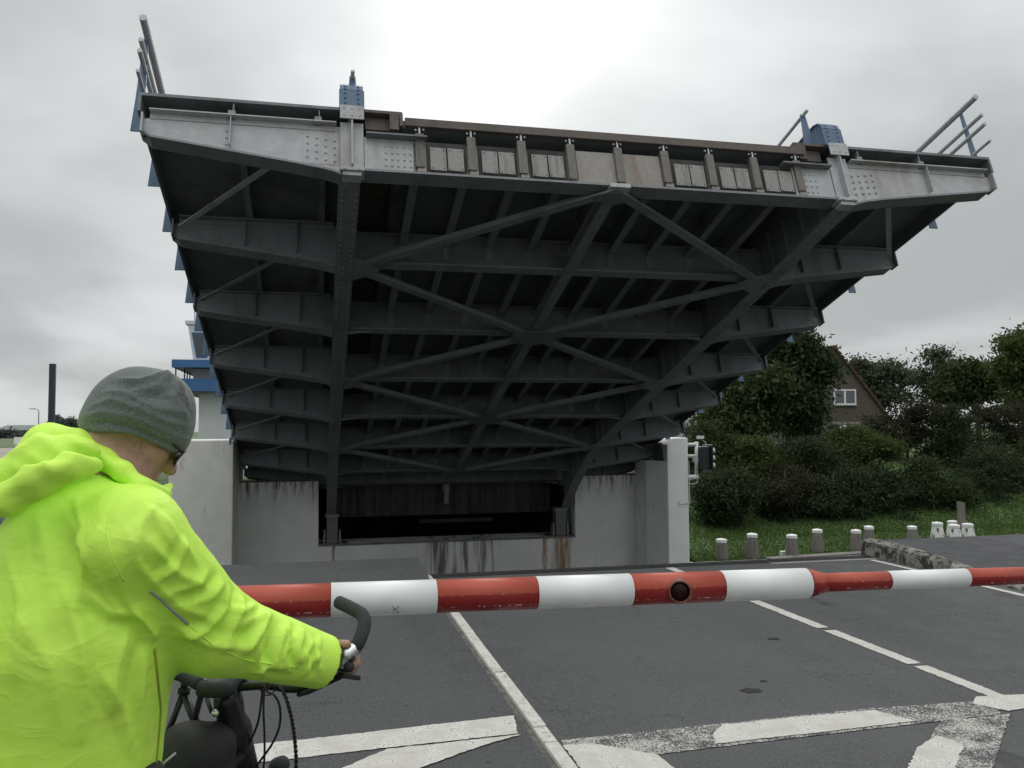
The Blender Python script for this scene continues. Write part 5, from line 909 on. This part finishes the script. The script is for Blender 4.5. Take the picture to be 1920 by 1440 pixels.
# ------------------------------------------------------------------ bicycle (x forward, y left, z up in its own frame)
stem_top = atD(432, 1288, 2.0); hub_off = .30; B0 = np.array([stem_top[0], stem_top[1], 0.])
bike = thing('bicycle', 'black trekking bicycle with a looped handlebar held by the person', 'bicycle', B0); 
def bl(f, l, z): return tuple(BF*f-BR*l+EZ*z)                            # forward, left, up relative to B0
q = rel(B0); WR_ = .325; FH, RH_, BB = (.34, 0, WR_), (-.76, 0, WR_), (-.33, 0, .29); HT0, HT1 = (.085, 0, .74), (.03, 0, .90); ST = (-.47, 0, .80)
fm = MB()
for a, b, r in ((HT0, HT1, .026), (HT0, BB, .024), ((.06, 0, .83), (-.47, 0, .74), .021), (BB, ST, .019)): fm.tube([bl(*a), bl(*b)], r, 12)
for s in (-1, 1): fm.tube([bl(BB[0], s*.03, BB[2]), bl(RH_[0], s*.06, RH_[2])], .011, 8).tube([bl(-.455, s*.02, .73), bl(RH_[0], s*.06, RH_[2])], .009, 8)
fm.build('frame', 'frame_black', bike, True); fk = MB()
for s in (-1, 1): fk.tube([bl(.09, s*.045, .72), bl(.16, s*.055, .58), bl(FH[0], s*.055, FH[2])], [.017, .015, .010], 8)
fk.tube([bl(.09, -.06, .72), bl(.09, .06, .72)], .022, 10); fk.build('fork', 'frame_black', bike, True)
def wheel(c):
    t_ = MB().tube([bl(c[0]+WR_*.965*math.cos(a), 0, c[2]+WR_*.965*math.sin(a)) for a in np.linspace(0, 2*math.pi, 49)], .021, 10, False).build('wheel', 'rubber_black', bike, True)
    MB().tube([bl(c[0]+WR_*.89*math.cos(a), 0, c[2]+WR_*.89*math.sin(a)) for a in np.linspace(0, 2*math.pi, 49)], .012, 8, False).build('rim', 'frame_black', t_, True)
    sp__ = MB(); [sp__.tube([bl(c[0], .025*(-1)**i, c[2]), bl(c[0]+WR_*.88*math.cos(a), 0, c[2]+WR_*.88*math.sin(a))], .0012, 4) for i, a in enumerate(np.linspace(0, 2*math.pi, 29)[:-1])]; sp__.build('spokes', 'spoke', t_, kind='stuff')
    MB().tube([bl(c[0], -.06, c[2]), bl(c[0], .06, c[2])], .022, 12).build('hub', 'alloy', t_, True)
wheel(FH); wheel(RH_)
for c, a0_, a1_ in ((RH_, .5, 3.4),):
    m_ = MB(); A_ = np.linspace(a0_, a1_, 24); V = [bl(c[0]+r*math.cos(a), l, c[2]+r*math.sin(a)) for a in A_ for l, r in ((-.03, WR_+.012), (-.02, WR_+.024), (.02, WR_+.024), (.03, WR_+.012))]; m_.add(V, [(i*4+k, i*4+k+1, i*4+k+5, i*4+k+4) for i in range(23) for k in range(3)]); o = m_.build('mudguard', 'frame_black', bike, True); sm_ = o.modifiers.new('s', 'SOLIDIFY'); sm_.thickness = .003
sd_ = MB(); prof = [(-.66, .075), (-.60, .085), (-.50, .06), (-.42, .025), (-.36, .018)]
V = [bl(x, w_*k_, .93+.012*(abs(k_) < .7)-.03*(abs(k_) == 1)) for x, w_ in prof for k_ in (-1, -.6, 0, .6, 1)]; sd_.add(V, [(i*5+k, i*5+k+1, i*5+k+6, i*5+k+5) for i in range(4) for k in range(4)]); o = sd_.build('saddle', 'rubber_black', bike, True); sm_ = o.modifiers.new('s', 'SOLIDIFY'); sm_.thickness = .03
MB().tube([bl(-.47, 0, .79), bl(-.505, 0, .91)], .014, 10).build('seat_post', 'frame_black', bike, True)
cs_ = MB().tube([bl(BB[0]+.095*math.cos(a), -.05, BB[2]+.095*math.sin(a)) for a in np.linspace(0, 2*math.pi, 33)], .006, 6, False); cs_.tube([bl(BB[0], -.06, BB[2]), bl(BB[0], .06, BB[2])], .02, 10); ck = cs_.build('crankset', 'frame_black', bike, True)
for s in (-1, 1):
    MB().tube([bl(BB[0], s*.07, BB[2]), bl(BB[0]+s*.12, s*.085, BB[2]-s*.12)], .010, 8).build('crank', 'alloy', bike, True); e_ = (BB[0]+s*.12, s*.13, BB[2]-s*.12); a_, b_ = np.array(bl(e_[0]-.045, e_[1]-.045, e_[2]-.012)), None
    MB().hexa([bl(e_[0]+u_, e_[1]+w_, e_[2]-.012) for u_, w_ in ((-.05, -.045), (.05, -.045), (.05, .045), (-.05, .045))], [bl(e_[0]+u_, e_[1]+w_, e_[2]+.012) for u_, w_ in ((-.05, -.045), (.05, -.045), (.05, .045), (-.05, .045))]).build('pedal', 'rubber_black', bike)
# steering: stem, looped bar, foam, brake and shifter, cables
stt = np.array(q(stem_top)); MB().tube([bl(*HT1), bl(.02, 0, .95), tuple(stt)], [.020, .020, .022], 12).build('stem', 'frame_black', bike, True)
def pj(pts): return [q(atD(*p_)) for p_ in pts]
def smooth_path(P, n=6):
    P = [np.array(p_) for p_ in P]; P = [2*P[0]-P[1]]+P+[2*P[-1]-P[-2]]; out = []
    for i in range(1, len(P)-2):
        for t_ in np.linspace(0, 1, n, endpoint=False): a, b, c, d = P[i-1:i+3]; out.append(.5*((2*b)+(-a+c)*t_+(2*a-5*b+4*c-d)*t_**2+(-a+3*b-3*c+d)*t_**3))
    return out+[P[-2]]
right = [(432, 1288, 2.0), (500, 1284, 2.0), (545, 1290, 1.985), (580, 1284, 1.965), (625, 1254, 1.895), (652, 1234, 1.865), (672, 1205, 1.87), (683, 1172, 1.90), (679, 1153, 1.925), (660, 1141, 1.95), (636, 1130, 1.985)]
left = [(432, 1288, 2.0), (400, 1288, 2.02), (372, 1285, 2.05), (345, 1268, 2.1), (300, 1256, 2.16), (235, 1252, 2.20), (225, 1240, 2.24), (260, 1243, 2.26), (330, 1250, 2.19), (372, 1249, 2.14)]
hbr = MB().tube(smooth_path(pj(right)), .0115, 10); hbr.tube(smooth_path(pj(left)), .0115, 10); hbar = hbr.build('handlebar', 'frame_black', bike, True)
MB().tube(smooth_path(pj([(662, 1219, 1.866), (673, 1203, 1.87), (683, 1172, 1.90), (679, 1153, 1.925), (660, 1141, 1.95), (635, 1129, 1.985)])), .0152, 14).build('foam_grip', 'foam_grip', hbar, True)
MB().tube(smooth_path(pj([(376, 1284, 2.04), (345, 1268, 2.1), (305, 1254, 2.16), (330, 1250, 2.19), (374, 1249, 2.14)])), .0155, 14).build('foam_grip', 'foam_grip', hbar, True)
MB().tube(smooth_path(pj([(376, 1292, 1.94), (412, 1293, 1.93), (428, 1286, 1.96), (442, 1270, 2.0), (456, 1262, 2.02)])), .0185, 14).build('foam_grip', 'foam_grip', hbar, True)
MB().tube(pj([(598, 1268, 1.925), (613, 1257, 1.905)]), .0175, 14).build('grip', 'rubber_black', hbar, True)
MB().tube(smooth_path(pj([(615, 1256, 1.90), (622, 1252, 1.895), (634, 1245, 1.88), (642, 1240, 1.87)])), [.021]*6+[.022]*6+[.021]*6+[.019], 16).build('shifter', 'plastic_grey', hbar, True)
MB().tube(pj([(641, 1241, 1.868), (643, 1239.5, 1.866)]), .0235, 16).build('shifter_ring', 'rubber_black', hbar, True)
bk_ = MB().tube(smooth_path(pj([(644, 1250, 1.85), (645, 1238, 1.848), (652, 1226, 1.85), (661, 1219, 1.86), (670, 1216, 1.865)])), [.010]*4+[.0125]*6+[.015]*6+[.0165]*6+[.012]*3, 12).build('brake_clamp', 'alloy', hbar, True)
MB().tube(pj([(654, 1251, 1.835), (655, 1250.5, 1.855)]), .0115, 16).build('clamp_cap', 'rubber_black', hbar, True)
MB().tube(pj([(661, 1235, 1.84), (662, 1234.5, 1.86)]), .0055, 12).build('clamp_bolt', 'rubber_black', hbar, True)
MB().beam(pj([(638, 1266, 1.85)])[0], pj([(672, 1271, 1.90)])[0], .016, .011).build('brake_lever', 'rubber_black', hbar, bevel=.003)
MB().tube(smooth_path(pj([(640, 1268, 1.86), (610, 1282, 1.90), (580, 1296, 1.95), (560, 1302, 1.98)])), .006, 8).build('brake_lever', 'rubber_black', hbar, True)
for pts, r in (([(493, 1283, 1.99), (490, 1314, 1.99), (484, 1353, 2.0), (471, 1387, 2.02), (458, 1420, 2.04), (450, 1470, 2.06)], .0028), ([(496, 1284, 1.98), (494, 1327, 1.97), (496, 1387, 1.98), (494, 1440, 2.0), (480, 1500, 2.05)], .0026), ([(510, 1283, 1.97), (500, 1296, 1.97), (515, 1304, 1.96), (525, 1327, 1.96), (524, 1361, 1.97), (510, 1395, 1.99), (486, 1429, 2.02), (465, 1455, 2.05)], .0028), ([(486, 1282, 2.0), (492, 1300, 2.0), (506, 1303, 1.99), (516, 1292, 1.98), (512, 1282, 1.98)], .0016)):
    MB().tube(smooth_path(pj(pts), 8), r, 7).build('cable', 'rubber_black', bike, True)
tw_ = [(519, 1283, 1.96), (533, 1301, 1.95), (544, 1335, 1.94), (550, 1366, 1.94), (554, 1400, 1.95), (555, 1440, 1.97), (548, 1500, 2.05)]; P = smooth_path(pj(tw_), 14); n = len(P); a_ = MB()
for s in (0, math.pi): a_.tube([P[i]+.0024*np.array((math.cos(i*.9+s), math.sin(i*.9+s), 0)) for i in range(n)], .0026, 6)
a_.build('spiral_cable', 'rubber_black', bike, True)
MB().tube(pj([(515, 1452, 2.12), (523, 1438, 2.11), (531, 1432, 2.10), (536, 1433, 2.095)]), [.022, .026, .020, .008], 12).build('front_lamp', 'foam_grip', bike, True)
# folding strut below the bar, head lamp, top-tube bag
stx = MB(); 
for pts, r in (([(347, 1262, 2.12), (345, 1298, 2.10)], .009), ([(345, 1296, 2.10), (306, 1398, 2.06)], .008), ([(343, 1294, 2.10), (360, 1340, 2.07), (372, 1362, 2.06)], .010), ([(366, 1345, 2.06), (378, 1300, 2.02), (384, 1275, 2.0)], .008)): stx.tube(pj(pts), r, 8)
stx.build('strut', 'frame_black', bike, True); MB().tube(pj([(346, 1290, 2.10), (344, 1302, 2.095)]), .0145, 12).build('strut_clamp', 'rubber_black', bike, True)
MB().tube(pj([(402, 1336, 1.93), (404, 1338, 1.92), (405, 1339, 1.915)]), [.008, .008, .004], 12).build('bolt', 'alloy', bike, True); MB().tube(pj([(388, 1310, 1.98), (396, 1334, 1.95), (404, 1330, 1.96), (420, 1300, 1.98)]), .005, 8).build('cable', 'rubber_black', bike, True)
b0, b1, b2 = atD(300, 1432, 1.86), atD(350, 1392, 1.92), atD(404, 1378, 1.98)
V, F = sdf_mesh(lambda P: U(.04, cap(P, b0-EZ*.04, b1-EZ*.03, .062, .066), cap(P, b1-EZ*.03, b2-EZ*.02, .062, .05), cap(P, b0-EZ*.12, b2-EZ*.1, .05, .05))+.003*vnoise(P*np.float32(18), 31), np.minimum(b0, b2)-.25, np.maximum(b0, b2)+.13, .007); link('frame_bag', np_mesh('frame_bag', V-B0, F), 'bag_black', bike, True)
P = on_cloth([(300, 1440), (310, 1428), (330, 1412)], 0, Caster(V, F)); 
if len(P) > 1: MB().tube([q(p_) for p_ in P], .003, 6).build('bag_piping', 'plastic_grey', bike, True)
V, F = sdf_mesh(lambda P: U(.03, cap(P, atD(425, 1315, 2.0), atD(440, 1372, 2.03), .030, .034), cap(P, atD(440, 1372, 2.03), atD(462, 1460, 2.07), .034, .030)), atD(440, 1390, 2.03)-.2, atD(440, 1390, 2.03)+.2, .006); link('head_tube_cover', np_mesh('head_tube_cover', V-B0, F), 'frame_black', bike, True)
